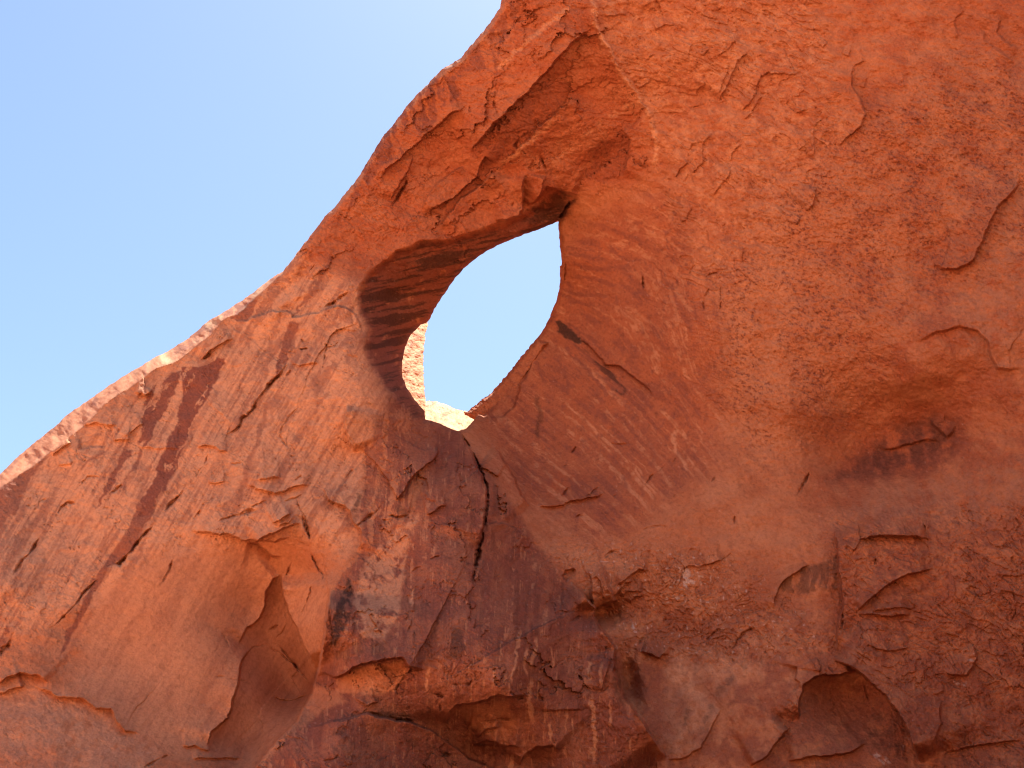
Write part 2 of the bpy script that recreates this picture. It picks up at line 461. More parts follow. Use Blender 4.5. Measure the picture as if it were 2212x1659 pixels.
# scoop
for p, w_, h_ in ((z2((990, 110), (900, 200), (830, 290), (760, 370), (720, 360)), 3.6, .9), (z2((630, 460), (540, 540), (500, 600), (430, 680), (350, 750), (300, 780)), 2.4, .45),
                  (z2((260, 180), (200, 290), (130, 370), (70, 450)), 3.6, .6), (z2((1100, 340), (1060, 420), (1010, 510)), 2.6, .35), (z2((100, 790), (50, 880), (0, 950)), 5, .6),
                  (z2((1530, 970), (1600, 900), (1680, 880), (1760, 930), (1850, 1000), (1900, 1060), (1960, 1120)), 2.6, .4), (z2((1740, 840), (1800, 790), (1810, 720), (1780, 640)), 2, .25), (z2((1700, 790), (1760, 750)), 2, .2),
                  (z2((1740, 860), (1830, 970), (1900, 1050), (1940, 1100)), 2.6, .35), (z2((1680, 1180), (1760, 1220), (1830, 1240), (1970, 1190)), 2.6, .4), (z2((1080, 1580), (990, 1610), (910, 1659)), 2.4, .35),
                  (z2((1400, 780), (1430, 860), (1460, 940)), 1.8, .2), (z2((1360, 1080), (1500, 1100), (1580, 1110)), 1.6, .2), (z2((1980, 500), (1940, 600), (1910, 690)), 2.4, .3), (z2((1850, 350), (1810, 450)), 2.6, .4),
                  (z2((1960, 300), (2040, 440), (2050, 540)), 2.4, .35), (z2((1900, 0), (1940, 120), (1960, 220)), 2, .3)):
    groove(p, w_, h_)
for p, h_, L_ in ((z2((1780, 430), (1720, 470), (1690, 540), (1670, 640), (1640, 710), (1560, 780), (1500, 880)), .7, 45), (z2((1600, 900), (1530, 980), (1510, 1090), (1490, 1180), (1460, 1270), (1440, 1350), (1340, 1430), (1310, 1540)), .9, 45),
                  (z2((2000, 1030), (1940, 920), (1880, 800), (1830, 680), (1790, 570), (1780, 430)), 1.3, 80), (z2((300, 1130), (240, 1070), (120, 1060), (40, 1090), (-20, 1140)), .6, 50),
                  (z2((160, 1130), (60, 1170), (-20, 1200)), .4, 30), (z2((890, 1460), (860, 1440), (780, 1420), (740, 1370), (700, 1290), (620, 1280), (500, 1220), (360, 1210), (320, 1180), (200, 1140)), .45, 40),
                  (z2((1560, 230), (1640, 250), (1720, 320), (1790, 330)), -.5, 30), (z2((1330, 1560), (1230, 1520), (1150, 1530)), .3, 25), (z2((1540, 1600), (1430, 1590), (1200, 1600)), .3, 25)):
    scarp(p, h_, L_)
# buttress and the mound at its foot
scarp([(530, 1690), (580, 1620), (640, 1560), (672, 1500), (690, 1440), (700, 1380), (712, 1270)], 4.2, 110, 2, 0.1)
scarp([(1235, 1255), (1285, 1310), (1282, 1335), (1310, 1370), (1330, 1400), (1325, 1450), (1345, 1500), (1390, 1560), (1440, 1640)], 3.8, 90, 2, 0.12)
scarp(td((1220, 360), (1290, 480), (1360, 590), (1420, 720), (1460, 830), (1500, 960), (1515, 1080), (1510, 1200), (1490, 1360), (1460, 1500), (1410, 1659)), 1.2, 60)
groove(td((1220, 360), (1290, 480), (1360, 590), (1420, 720), (1460, 830), (1500, 960), (1515, 1080), (1510, 1200), (1490, 1360), (1460, 1500), (1410, 1659)) + z3((1130, 270), (1110, 390), (1080, 490)), 4.2, 1.6, .15)
scarp(td((970, 480), (985, 560), (960, 640), (850, 730), (740, 800), (660, 900), (600, 1000), (520, 1090), (460, 1090)), .8, 50)
bulge(*td((1010, 760))[0], 18, 24, 0, -.6)
bulge(*td((900, 600))[0], 26, 22, 0, .4)
for p, h_, L_ in ((td((1080, 1160), (1000, 1180), (900, 1250), (830, 1270)), .4, 40), (td((1560, 510), (1650, 580), (1700, 680), (1780, 800), (1840, 920), (1930, 1100), (2000, 1180)), .7, 60),
                  (td((1480, 1362), (1700, 1360), (1790, 1390), (1870, 1460), (2000, 1540)), .4, 60), (td((1660, 860), (1560, 800), (1440, 740)), .4, 30),
                  (td((700, 780), (700, 1000), (650, 1270)), .2, 40),
                  (z3((800, 1040), (690, 1020), (650, 965), (560, 970), (430, 990), (330, 1030), (280, 1070), (210, 1085), (130, 1050)), 1.3, 80),
                  (z3((1460, 1200), (1340, 1210), (1240, 1200), (1100, 1250), (1000, 1260), (950, 1300), (930, 1400)), 1.2, 60), (z3((1260, 1500), (1180, 1490), (1090, 1520)), .5, 30), (z3((1260, 1400), (1180, 1415), (1120, 1470)), .5, 25),
                  (z3((1640, 1560), (1600, 1520), (1500, 1530), (1430, 1570), (1380, 1640)), .9, 50), (z3((1400, 1530), (1250, 1510), (1120, 1530)), .4, 30),
                  (z3((20, 1415), (300, 1345), (430, 1310), (560, 1340), (700, 1370), (820, 1420), (940, 1500), (1060, 1590), (1250, 1680)), 1.0, 90),
                  (z3((1800, 1290), (1650, 1290), (1520, 1300)), .3, 30), (z3((1960, 960), (1940, 1060), (1900, 1180)), .4, 30), (z3((500, 1240), (420, 1270), (340, 1220)), .4, 25)):
    scarp(p, h_, L_)
bulge(*z3((1180, 1360))[0], 75, 36, 0, -.7)
bulge(*z3((1150, 1590))[0], 70, 40, 10, -1.2)
bulge(*z3((1500, 1620))[0], 40, 30, 0, -.8)
for p, w_, h_ in ((td((650, 1270), (560, 1290), (420, 1280)), 2.6, .4), (td((340, 1160), (270, 1240), (180, 1310), (100, 1370), (90, 1400)), 2.6, .45), (td((480, 1320), (360, 1350)), 2, .3), (td((940, 660), (960, 720)), 4, .5),
                  (z3((780, 1035), (700, 1040), (640, 1100), (600, 1180)), 2.6, .45), (z3((1400, 1350), (1300, 1345), (1200, 1360), (1130, 1360)), 2.4, .4), (z3((430, 1300), (530, 1340), (720, 1365)), 3.6, .6), (z3((850, 1195), (910, 1200)), 4, .6),
                  (z3((890, 1250), (880, 1310)), 3, .5), (z3((890, 320), (820, 340)), 2, .3), (z3((1010, 690), (930, 730)), 1.8, .2), (z3((1780, 700), (1690, 740)), 2, .3), (z3((240, 1570), (220, 1600), (140, 1610)), 2.2, .3),
                  (z3((1690, 960), (1640, 990), (1600, 1040)), 2.4, .3), (z3((780, 390), (700, 420)), 2, .3), (z3((200, 1170), (230, 1150)), 3, .5), (z3((840, 1530), (960, 1590)), 3, .3),
                  (z3((960, 1130), (1080, 1130), (1100, 1100)), 3, .4), (z3((1100, 1260), (1080, 1340), (1040, 1440)), 4, .4)):
    groove(p, w_, h_)
scarp(z9((1500, -20), (1400, 30), (1250, 55), (1100, 130), (850, 215), (650, 280), (480, 285), (300, 365), (150, 480), (65, 600), (75, 720), (140, 850), (110, 1000), (170, 1130), (270, 1260), (400, 1400), (500, 1450)), .8, 45, 9, .12)
bulge(1356, 1475, 24, 62, -12, -2.4)
B += 0.07 * region(z2((1780, 440), (1690, 540), (1640, 720), (1500, 960), (1500, 1180), (1440, 1350), (1310, 1540), (1700, 1500), (1980, 1150), (1960, 1020), (1800, 650)), 4) * worley_facets(WX * .4, WZ * .3, 333)
# beside and under the opening, right
for p, w_, h_ in ((te((455, 100), (455, 260), (430, 370)), 2.2, .4), (te((1305, 250), (1320, 430)), 2, .35), (te((1400, 700), (1410, 860)), 1.6, .2), (te((1085, 1380), (1085, 1460)), 1.5, .2),
                  (te((1890, 170), (1830, 230), (1810, 280)), 1.6, .25), (te((2160, 230), (2080, 260), (1980, 310)), 1.6, .2), (te((2170, 370), (2180, 520), (2140, 700)), 1.8, .25), (te((2040, 410), (1970, 530), (1985, 680)), 1.6, .2),
                  (tf((820, 950), (740, 1020), (640, 1080)), 1.8, .3), (tf((490, 960), (410, 1060)), 1.8, .3), (tf((570, 520), (510, 590)), 1.8, .3), (tf((1590, 670), (1500, 770), (1380, 850), (1310, 970)), 2, .3), (tf((1680, 640), (1620, 700)), 1.8, .3),
                  (tf((1030, 1040), (980, 1080)), 2, .3), (tf((690, 1270), (540, 1300)), 1.8, .3), (tf((800, 1160), (640, 1190)), 1.5, .2), (tf((1590, 1400), (1480, 1380), (1400, 1410), (1300, 1420)), 2.4, .35), (tf((940, 1240), (880, 1310)), 1.6, .2),
                  (tf((490, 690), (410, 760)), 1.6, .25), (tf((890, 480), (1050, 490), (1200, 480)), 1.6, .2), (tf((2090, 850), (2070, 910)), 2, .3), (tf((1660, 1040), (1640, 1080)), 1.8, .25)):
    groove(p, w_, h_)
scarp(tf((900, 1020), (800, 1060), (680, 1080), (640, 1090), (490, 1130), (420, 1160), (310, 1185), (120, 1175)), .4, 25)
scarp(te((600, 960), (760, 1110), (900, 1260), (1050, 1290), (1250, 1440), (1450, 1620)), -.35, 60)
scarp(z5((1130, 1050), (1180, 1060), (1280, 1050), (1360, 980), (1390, 860), (1440, 790), (1500, 560)), .35, 60)
# cave beside the buttress and ribs above it
for p, h_, L_ in ((tg((1030, 550), (900, 600), (800, 640), (740, 655)), 1.1, 50), (tg((1350, 230), (1260, 210), (1180, 280), (1100, 350), (1010, 390)), .55, 30), (tg((1210, 350), (1110, 370), (1040, 450), (990, 520)), .5, 25),
                  (tg((1310, 450), (1130, 460), (1080, 520)), .35, 18), (tg((1310, 510), (1220, 520), (1150, 600)), .35, 18), (tg((2200, 110), (2130, 120), (2050, 160), (1950, 190), (1810, 180), (1740, 210), (1735, 260)), .25, 40),
                  (tg((1590, 1165), (1540, 1140), (1500, 1190), (1270, 1130)), .6, 22), (tg((480, 370), (410, 290), (450, 225), (560, 210)), -.5, 30), (tg((730, 500), (720, 300), (680, 210)), .35, 25), (tg((880, 560), (840, 340), (740, 300)), .3, 20)):
    scarp(p, h_, L_)
bulge(*tg((800, 700))[0], 50, 26, -10, -2.6)
for p, w_, h_ in ((tg((2150, 880), (2080, 920), (2020, 990), (1930, 1050)), 2.4, .35), (tg((1340, 930), (1260, 1030), (1240, 1080)), 2.4, .35), (tg((640, 740), (590, 740), (480, 800)), 2, .3), (tg((950, 1470), (880, 1550), (830, 1580)), 2, .35),
                  (tg((1010, 10), (950, 40), (880, 80)), 2.2, .4), (tg((1580, 770), (1520, 780)), 3, .4), (tg((300, 90), (400, 95)), 1.8, .3)):
    groove(p, w_, h_)
# lower right
for p, h_, L_ in ((z4((1000, 960), (1030, 870), (1035, 760), (1060, 660), (1070, 600), (1040, 400), (1030, 220), (1000, 140)), 1.0, 110), (z4((1560, 1640), (1500, 1480), (1430, 1330), (1330, 1200), (1220, 1090), (1150, 1040), (1000, 960)), 2.8, 90),
                  (z4((1180, 1040), (1050, 1070), (950, 1070), (880, 1090), (820, 1140), (790, 1260), (790, 1360)), 1.2, 50), (z4((740, 1390), (650, 1500), (580, 1590), (470, 1650)), .8, 60), (z4((1220, 1500), (1130, 1560), (900, 1590), (700, 1610)), .6, 40),
                  (z4((870, 365), (740, 440), (680, 500), (640, 580), (632, 660)), .4, 30), (z4((1620, 215), (1450, 190), (1300, 190), (1160, 215)), .7, 40), (z4((1640, 400), (1480, 440), (1350, 500), (1230, 600), (1140, 680)), .7, 40), (z4((1500, 690), (1350, 700), (1150, 680)), .5, 30),
                  (z4((1700, 1220), (1680, 1300), (1690, 1380), (1650, 1480), (1580, 1590)), .5, 60), (z4((310, 1270), (240, 1400), (170, 1530), (60, 1600), (-60, 1610)), .3, 50), (z4((2212, 1480), (1950, 1510), (1700, 1560)), .4, 60),
                  (z4((1160, 100), (1180, 220), (1130, 300)), .3, 30), (z4((1540, 640), (1400, 650), (1250, 670)), .3, 20), (z4((900, 960), (930, 1020), (920, 1060)), .3, 25), (z4((780, 1020), (760, 1100), (800, 1130)), -.4, 25),
                  (z4((1880, 860), (1920, 960), (1850, 1080), (1700, 1060)), .4, 30), (z4((1500, 900), (1350, 920), (1200, 880)), .25, 20)):
    scarp(p, h_, L_)
bulge(*z4((1080, 1230))[0], 80, 60, 20, -1.8)
for p, w_, h_ in ((z4((1570, 90), (1590, 180), (1610, 240)), 2, .35), (z4((520, 770), (450, 800), (400, 850), (360, 910)), 2.6, .4), (z4((370, 290), (320, 330), (250, 370), (60, 400)), 1.8, .3), (z4((1060, 670), (1068, 790)), 2.4, .4),
                  (z4((1280, 310), (1265, 380)), 1.8, .25), (z4((2140, 520), (2160, 680), (2120, 750)), 1.8, .25), (z4((2060, 870), (2160, 860)), 1.8, .25), (z4((870, 1270), (1000, 1300), (1030, 1350)), 2, .25), (z4((380, 130), (385, 60)), 2, .3), (z4((1200, 1100), (1230, 1250)), 2, .3)):
    groove(p, w_, h_)
# great wall
groove(z6((860, 1400), (820, 1470), (780, 1560)), 3, .6)
for p, h_, L_, w_ in ((z6((2212, 735), (2120, 760), (2040, 740), (1990, 640), (1980, 570), (1920, 510), (1800, 485), (1660, 520), (1500, 600)), .5, 35, 4), (z6((1700, 1210), (1600, 1200), (1480, 1230), (1300, 1270)), .5, 40, 3),
                      (z6((1790, 1100), (1730, 1190), (1650, 1120), (1620, 1060)), .4, 30, 3), (z8((2200, 1080), (2170, 1180), (2060, 1300), (2000, 1400), (1950, 1530), (1880, 1659)) + z6((1800, 120), (1690, 120), (1600, 60)), .8, 42, 3),
                      (z8((480, 320), (400, 390), (370, 470), (330, 560), (280, 640)), .4, 30, 1.5), (z8((350, 400), (330, 480), (280, 600)), .25, 20, 1.5), (z8((420, 230), (340, 310), (270, 360)), .25, 30, 1.5), (z8((800, 430), (770, 470), (600, 460), (540, 490), (510, 600), (490, 650), (400, 720)), .3, 40, 1.5),
                      (z8((1130, 390), (1130, 550), (1180, 620), (1210, 720), (1180, 800), (1120, 850), (1020, 940)), .45, 60, 1.5), (z8((910, 1170), (890, 1260), (870, 1310), (830, 1345)), .5, 40, 1.5), (z8((800, 1360), (780, 1420)), .3, 20, 1.5), (z8((250, 830), (190, 900), (180, 950), (190, 1020), (100, 1110)), .25, 25, 1.5),
                      (z8((190, 890), (110, 910), (90, 960)), .2, 15, 1.5), (z8((430, 910), (370, 960), (360, 1030)), .2, 20, 1.5), (z8((370, 1060), (330, 1130), (240, 1240)), .25, 25, 1.5), (z8((110, 1300), (80, 1390), (40, 1400)), .25, 25, 1.5), (z8((560, 590), (530, 660), (440, 760)), .25, 25, 1.5),
                      (z8((120, 270), (90, 350), (85, 400)), .2, 20, 1.5), (z8((220, 300), (180, 360)), .25, 20, 1.5), (z8((210, 520), (150, 560), (140, 620)), .2, 20, 1.5), (z8((2070, 100), (2045, 200), (2120, 290), (2190, 310)), .3, 30, 2), (z8((1960, 190), (1960, 250), (2060, 330), (2150, 390)), .3, 30, 3),
                      (z8((1850, 60), (1780, 110), (1775, 180), (1810, 240)), .2, 25, 2), (z8((880, 800), (890, 900), (890, 990)), .2, 25, 1.5), (z8((440, 1560), (430, 1659)), .25, 30, 1.5), (z8((1210, 380), (1150, 410), (1130, 460)), .2, 20, 1.5), (z8((1220, 490), (1200, 560)), .2, 20, 1.5), (z8((100, 1020), (40, 1070), (10, 1130)), .3, 25, 1.5),
                      (z8((840, 905), (790, 945)), .2, 20, 1.5), (z8((940, 745), (880, 800)), .2, 20, 1.5), (z8((850, 690), (800, 715), (760, 720)), .2, 20, 1.5), (z8((970, 270), (940, 300)), .25, 20, 1.5), (z8((1110, 350), (1060, 340)), .25, 20, 1.5), (z7((1910, 100), (1850, 90), (1760, 110)), .25, 20, 1.5), (z7((2212, 155), (2150, 160), (2080, 190)), .25, 20, 1.5), (z7((2100, 0), (2130, 80)), -.25, 20, 1.5),
                      (z7((2060, 510), (1980, 560)), .3, 15, 1.5)):
    scarp(p, h_ * .62, L_, w_)

# ------------------------------------------------------------------ the rock face: weathering relief
R_LIMB = [(640, 540), (860, 260), (1000, 110), (1100, -40), (1290, -40), (1320, 100), (1420, 300), (1380, 400), (1250, 420), (1208, 474), (1060, 530), (960, 600), (860, 600), (780, 620), (700, 640)]
R_SLAB = [(-60, 1100), (250, 870), (480, 700), (640, 560), (790, 620), (800, 760), (850, 850), (790, 980), (790, 1150), (740, 1200), (640, 1150), (350, 1190), (200, 1300), (-60, 1420)]
R_BUTT = [(840, 850), (925, 900), (990, 932), (1040, 1000), (1100, 1080), (1150, 1160), (1230, 1260), (1285, 1330), (1330, 1420), (1330, 1500), (1400, 1580), (1440, 1720), (500, 1720), (640, 1570), (690, 1440), (715, 1280), (780, 1180), (790, 980)]
R_SCOOP = [(200, 1290), (380, 1185), (600, 1180), (712, 1290), (690, 1440), (640, 1560), (540, 1659), (300, 1600), (160, 1480)]
R_FLAKY = [(1280, -60), (1760, -60), (1800, 150), (1830, 300), (1700, 480), (1600, 640), (1450, 640), (1420, 400), (1330, 150)]
R_MOTTLE = [(1560, 560), (1700, 380), (1880, 200), (2100, 120), (2400, 150), (2400, 500), (2010, 660), (1870, 900), (1640, 1000), (1540, 900), (1520, 720)]
R_ROUGH = [(1180, 1180), (1500, 1180), (1700, 1290), (1800, 1400), (1600, 1440), (1450, 1420), (1330, 1420), (1290, 1320)]
R_LOWR = [(1800, 1120), (2300, 1080), (2300, 1800), (1640, 1800), (1700, 1500), (1800, 1400)]
m_limb, m_slab, m_butt, m_scoop = region(R_LIMB, 30), region(R_SLAB, 30), region(R_BUTT, 12), region(R_SCOOP, 30)
m_flaky, m_mott, m_rough, m_lowr = region(R_FLAKY, 50), region(R_MOTTLE, 90), region(R_ROUGH, 35), region(R_LOWR, 45)
m_rt_ = region([(1210, 520), (1450, 380), (1560, 700), (1560, 1000), (1300, 1180), (1080, 1060), (1040, 900), (1180, 720)], 50)
m_crest = sst(-3, 6, CRESTM)

dx_, dz_ = WX + 0.5 * wn1, WZ + 0.5 * wn2
n_big = fbm(WX * 0.16, WZ * 0.16, 101, 4)
n_mid = fbm(WX * 0.75, WZ * 0.9, 131, 4)
n_fin = fbm(WX * 4.0, WZ * 4.6, 161, 3, 0.6)
n_vfi = perlin(WX * 15, WZ * 16, 191)
smooth = np.clip(1 - 0.75 * m_scoop, 0.2, 1)
B += smooth * (1 - .75 * m_crest) * (1 - .6 * m_rt_) * (0.34 * n_big + 0.10 * n_mid + (0.022 + 0.010 * m_mott + 0.03 * m_rough + 0.02 * m_lowr) * n_fin) + (0.009 + 0.006 * m_mott + 0.01 * m_rough) * n_vfi


def terrace(n, levels, sharp):
    q = n * levels
    k = np.floor(q)
    return (k + sst(1 - sharp, 1, q - k)) / levels - n


m_slab = m_slab * (1 - m_crest)
m_lowr = m_lowr * (1 - .75 * region(z4((790, 1360), (790, 1260), (820, 1140), (950, 1070), (1180, 1040), (1330, 1200), (1500, 1480), (1560, 1700), (480, 1700)), 6))
tna = fbm(WX * 0.20 + 0.22 * WZ, WZ * 0.17 - 0.05 * WX, 217, 5, 0.42)
tnb = fbm((WX + .5 * WZ) * 0.40, WZ * 0.30 - .1 * WX, 221, 4, 0.42)
tnc = fbm((WX - .2 * WZ) * 0.62, WZ * 0.75, 227, 3, 0.42)
ga, gb = sst(-.45, .15, gnoise + .4 * n_big), sst(-.2, .4, n_big - .5 * gnoise)
B += (0.36 * m_flaky + 0.16 * m_mott + 0.55 * m_lowr + 0.25 * m_rough + .10 * m_rt_ + .25 * m_limb) * ga * terrace(tna, 4, 0.045)
B += (0.16 * m_flaky + 0.10 * m_mott + 0.42 * m_lowr + 0.45 * m_rough + .08 * m_rt_) * gb * terrace(tnb, 4, 0.06)
B += (0.04 * m_flaky + 0.05 * m_mott + 0.20 * m_lowr + 0.35 * m_rough + .10 * m_butt) * ga * terrace(tnc, 3, 0.07)
tn2 = fbm(WX * 0.34 + 0.24 * WZ, WZ * 0.36 - 0.17 * WX, 241, 4, 0.42)
B += (0.09 * m_slab + 0.26 * m_butt + .25 * m_limb) * gb * terrace(tn2, 4, 0.05)
ca, sa = math.cos(0.9), math.sin(0.9)
B += m_limb * 0.22 * worley_facets((dx_ * ca + dz_ * sa) * 0.22, (-dx_ * sa + dz_ * ca) * 0.55, 271)
B += (m_slab * 0.05 + m_butt * 0.2 + 0.12 * m_lowr) * worley_facets((dx_ * 0.9 + dz_ * .4) * 0.5, (dz_ * 0.9 - dx_ * .4) * 0.42, 281)
B += m_crest * (0.12 * n_mid + 0.12 * fbm(WX * 2.2 + WZ, WZ * 3.5, 283, 3))
# short tick cracks
tick = fbm((WX * 0.85 - WZ * 0.5) * 0.9, (WZ * 0.85 + WX * 0.5) * 3.2, 291, 3)
tk = sst(0.035, 0.0, np.abs(tick)) * sst(0.15, 0.45, fbm(WX * 0.8, WZ * 0.8, 299, 2))
B -= (1 - m_crest) * tk * (0.05 + 0.05 * m_butt + 0.07 * m_rough + 0.04 * m_slab + 0.05 * m_lowr) * (1 - m_scoop)
tick2 = fbm((WX * 0.9 - WZ * 0.4) * 2.1, (WZ * 0.9 + WX * 0.4) * 6.5, 295, 3)
tk2 = sst(0.05, 0.0, np.abs(tick2)) * sst(0.1, 0.4, fbm(WX * 1.6, WZ * 1.6, 297, 2))
B -= (1 - m_crest) * tk2 * (0.025 + 0.03 * m_butt + 0.03 * m_rough + 0.02 * m_slab + 0.02 * m_flaky + .025 * m_mott) * (1 - m_scoop)
# pits of the great wall
pit = fbm((WX * 0.9 - WZ * 0.4) * 3.2, (WZ * 0.9 + WX * .4) * 4.2, 311, 4, .75)
pitm = sst(0.38, 0.62, pit)
B -= (m_mott * 0.03 + .01) * pitm
# rounded rims
rim = sst(-14, 0, sd)
B -= 0.7 * (1 - np.sqrt(np.clip(1 - rim * rim, 0, 1)))

# ------------------------------------------------------------------ stains (varnish, dust, fresh rock) and painted light and shade: weights the material mixes by
K = {k: np.zeros(U.shape, f32) for k in ('varnish_shade', 'black', 'pale', 'grey', 'mottle', 'red', 'white', 'sun_tone')}


def put(ch, m, sl=slice(None)):
    K[ch][sl] = np.maximum(K[ch][sl], m)


def streaky(deg, fp, fl, seed):
    """noise drawn out along a direction (degrees clockwise from straight down the image)"""
    a = math.radians(deg)
    al = -U * math.sin(a) + V * math.cos(a)
    pe = U * math.cos(a) + V * math.sin(a)
    return 0.75 * fbm(pe / (2.6 * fp) + 0.3 * wn1, al / (1.6 * fl), seed, 5, 0.68) + 0.25 * fbm(WX * 0.4, WZ * 0.4, seed + 7, 4, .6)


def stain(ch, pts, amt, soft=2.5, by=None, lo=-0.3, hi=0.1):
    sl = fld.box(pts, soft * 2 + 8)
    m = amt * sst(soft, -soft, poly_sd(US_[sl], VS_[sl], pts))
    if by is not None:
        m = m * sst(lo, hi, by[sl])
    put(ch, m, sl)


def strip(ch, pts, w, amt, soft=2.0, by=None, lo=-0.3, hi=0.1, taper=.08):
    sl = fld.box(pts, w * 2 + soft * 2 + 8)
    d, sg, a = seg_scan(US_[sl], VS_[sl], pts, False)
    m = amt * sst(w + soft, w - soft, d) * sst(0, taper, a) * sst(1, 1 - taper, a)
    if by is not None:
        m = m * sst(lo, hi, by[sl])
    put(ch, m, sl)


def long_streaks(deg, wp, wl, seed):
    a = math.radians(deg)
    return fbm((U * math.cos(a) + V * math.sin(a)) / wp + .07 * wn1, (-U * math.sin(a) + V * math.cos(a)) / wl, seed, 5, 0.7)


st_slab = streaky(30, 9, 160, 401)
st_limb = streaky(-12, 7, 90, 421)
st_vert = streaky(3, 7, 130, 441)
st_in = streaky(-72, 5, 150, 461)
st_right = streaky(-52, 9, 200, 481)
blot = fbm(WX * 0.5, WZ * 0.5, 501, 5, 0.6)
blot2 = fbm(WX * 1.6, WZ * 1.6, 521, 4, 0.6)

# left slab streaks
stain('varnish_shade', z1((1150, 740), (1250, 730), (1420, 680), (1390, 790), (1330, 900), (1260, 1010), (1190, 1180), (1140, 1320), (1060, 1500), (980, 1600), (930, 1680), (860, 1680), (900, 1570), (960, 1480), (1010, 1330), (1060, 1200), (1110, 1100), (1150, 960)), 1, 2, st_slab, -0.5, -0.3)
stain('varnish_shade', z2((870, -20), (990, -20), (950, 100), (850, 280), (760, 350), (690, 390), (640, 480), (560, 640), (480, 780), (380, 960), (410, 820), (520, 620), (600, 470), (650, 380), (700, 300), (800, 150)), .85, 2.5, st_slab, -0.6, -0.3)
stain('varnish_shade', z1((1000, 800), (1150, 760), (1100, 900), (1050, 1000), (1000, 1090), (930, 1240), (870, 1250), (860, 1220), (900, 1120), (900, 1000), (950, 880)), .95, 2, st_slab, -0.5, -0.3)
strip('varnish_shade', z1((910, 1240), (870, 1330), (820, 1420), (740, 1560)), 5, .8, 3, st_slab, -.5, -.2)
stain('varnish_shade', ta((1400, 810), (1470, 830), (1400, 950), (1300, 1150), (1180, 1330), (1060, 1480), (1120, 1350), (1200, 1180), (1290, 1000)), .9, 2)
stain('varnish_shade', ta((1120, 830), (1180, 840), (1000, 960), (900, 1060), (870, 1060), (980, 930)), .7, 2)
stain('varnish_shade', tb((1260, 770), (1400, 790), (1380, 870), (1310, 1000), (1260, 1120), (1230, 1250), (1130, 1400), (1090, 1440), (1150, 1200), (1180, 1000)), .85, 2, st_slab, -.6, -.3)
strip('varnish_shade', tb((1180, 690), (1120, 850), (1060, 1040), (1030, 1200), (1000, 1400), (970, 1500)), 3, .5, 2)
strip('varnish_shade', tc((1060, -20), (1000, 130), (980, 250), (930, 420), (840, 620), (790, 800), (750, 950), (700, 1150), (670, 1290)), 5.5, .6, 3)
strip('varnish_shade', tc((1110, -20), (1080, 120), (1070, 260)), 4, .4, 3)
stain('varnish_shade', z1((-20, 1520), (150, 1405), (310, 1300), (200, 1440), (90, 1680), (-20, 1680)), .75, 2)
stain('varnish_shade', z2((-20, -20), (95, -20), (40, 100), (-20, 200)), .75, 3)
stain('varnish_shade', tb((610, 770), (740, 640), (880, 520), (930, 500), (880, 700), (800, 780)), .8, 2.5)
stain('varnish_shade', tb((930, 500), (1180, 260), (1350, 80), (1400, 0), (1560, 80), (1500, 250), (1250, 400), (1100, 540), (950, 650)), .55, 3, blot2, -.3, .1)
stain('varnish_shade', tb((1490, 380), (1600, 250), (1700, 40), (1760, 60), (1640, 330), (1560, 500), (1430, 680), (1330, 700), (1400, 560)), .75, 3, st_slab, -.5, -.1)
stain('varnish_shade', tb((1700, 700), (1900, 660), (2030, 760), (2050, 900), (1960, 1000), (1800, 960), (1740, 850)), .5, 4, blot2, -.3, .2)
strip('varnish_shade', tb((2040, 900), (1960, 1040), (1900, 1240)), 6, .5, 3)
put('varnish_shade', m_slab * .5 * sst(0.15, .45, st_slab) * sst(-.5, .3, blot))
st_slab2 = long_streaks(30, 11, 420, 403)
st_vert2 = long_streaks(3, 11, 300, 407)
gate = sst(-.6, .2, blot + .3 * blot2)
put('varnish_shade', m_butt * .8 * sst(.12, .35, st_vert2) * gate)
put('black', m_butt * .25 * sst(.35, .6, st_vert2) * gate)
put('varnish_shade', m_slab * .6 * sst(.12, .32, st_slab2) * (.55 + .45 * sst(-.2, .3, st_slab)) * (.5 + .5 * gate))
put('pale', m_slab * .9 * sst(.1, .3, -st_slab2))
put('varnish_shade', m_scoop * .18 * sst(.14, .5, st_slab2))
put('pale', m_scoop * .3 * sst(.14, .5, -st_slab2))
put('grey', m_slab * .28 * sst(0.05, .6, blot))
put('pale', (m_slab * .8 + m_scoop * .45) * (1 - m_butt))
put('pale', m_slab * .6 * sst(0.0, .5, -st_slab) * sst(-.2, .4, blot2))
stain('grey', tb((1000, 700), (1650, 700), (1900, 900), (1800, 1200), (1300, 1250), (1000, 1100)), .5, 12, blot2, -.5, .4)
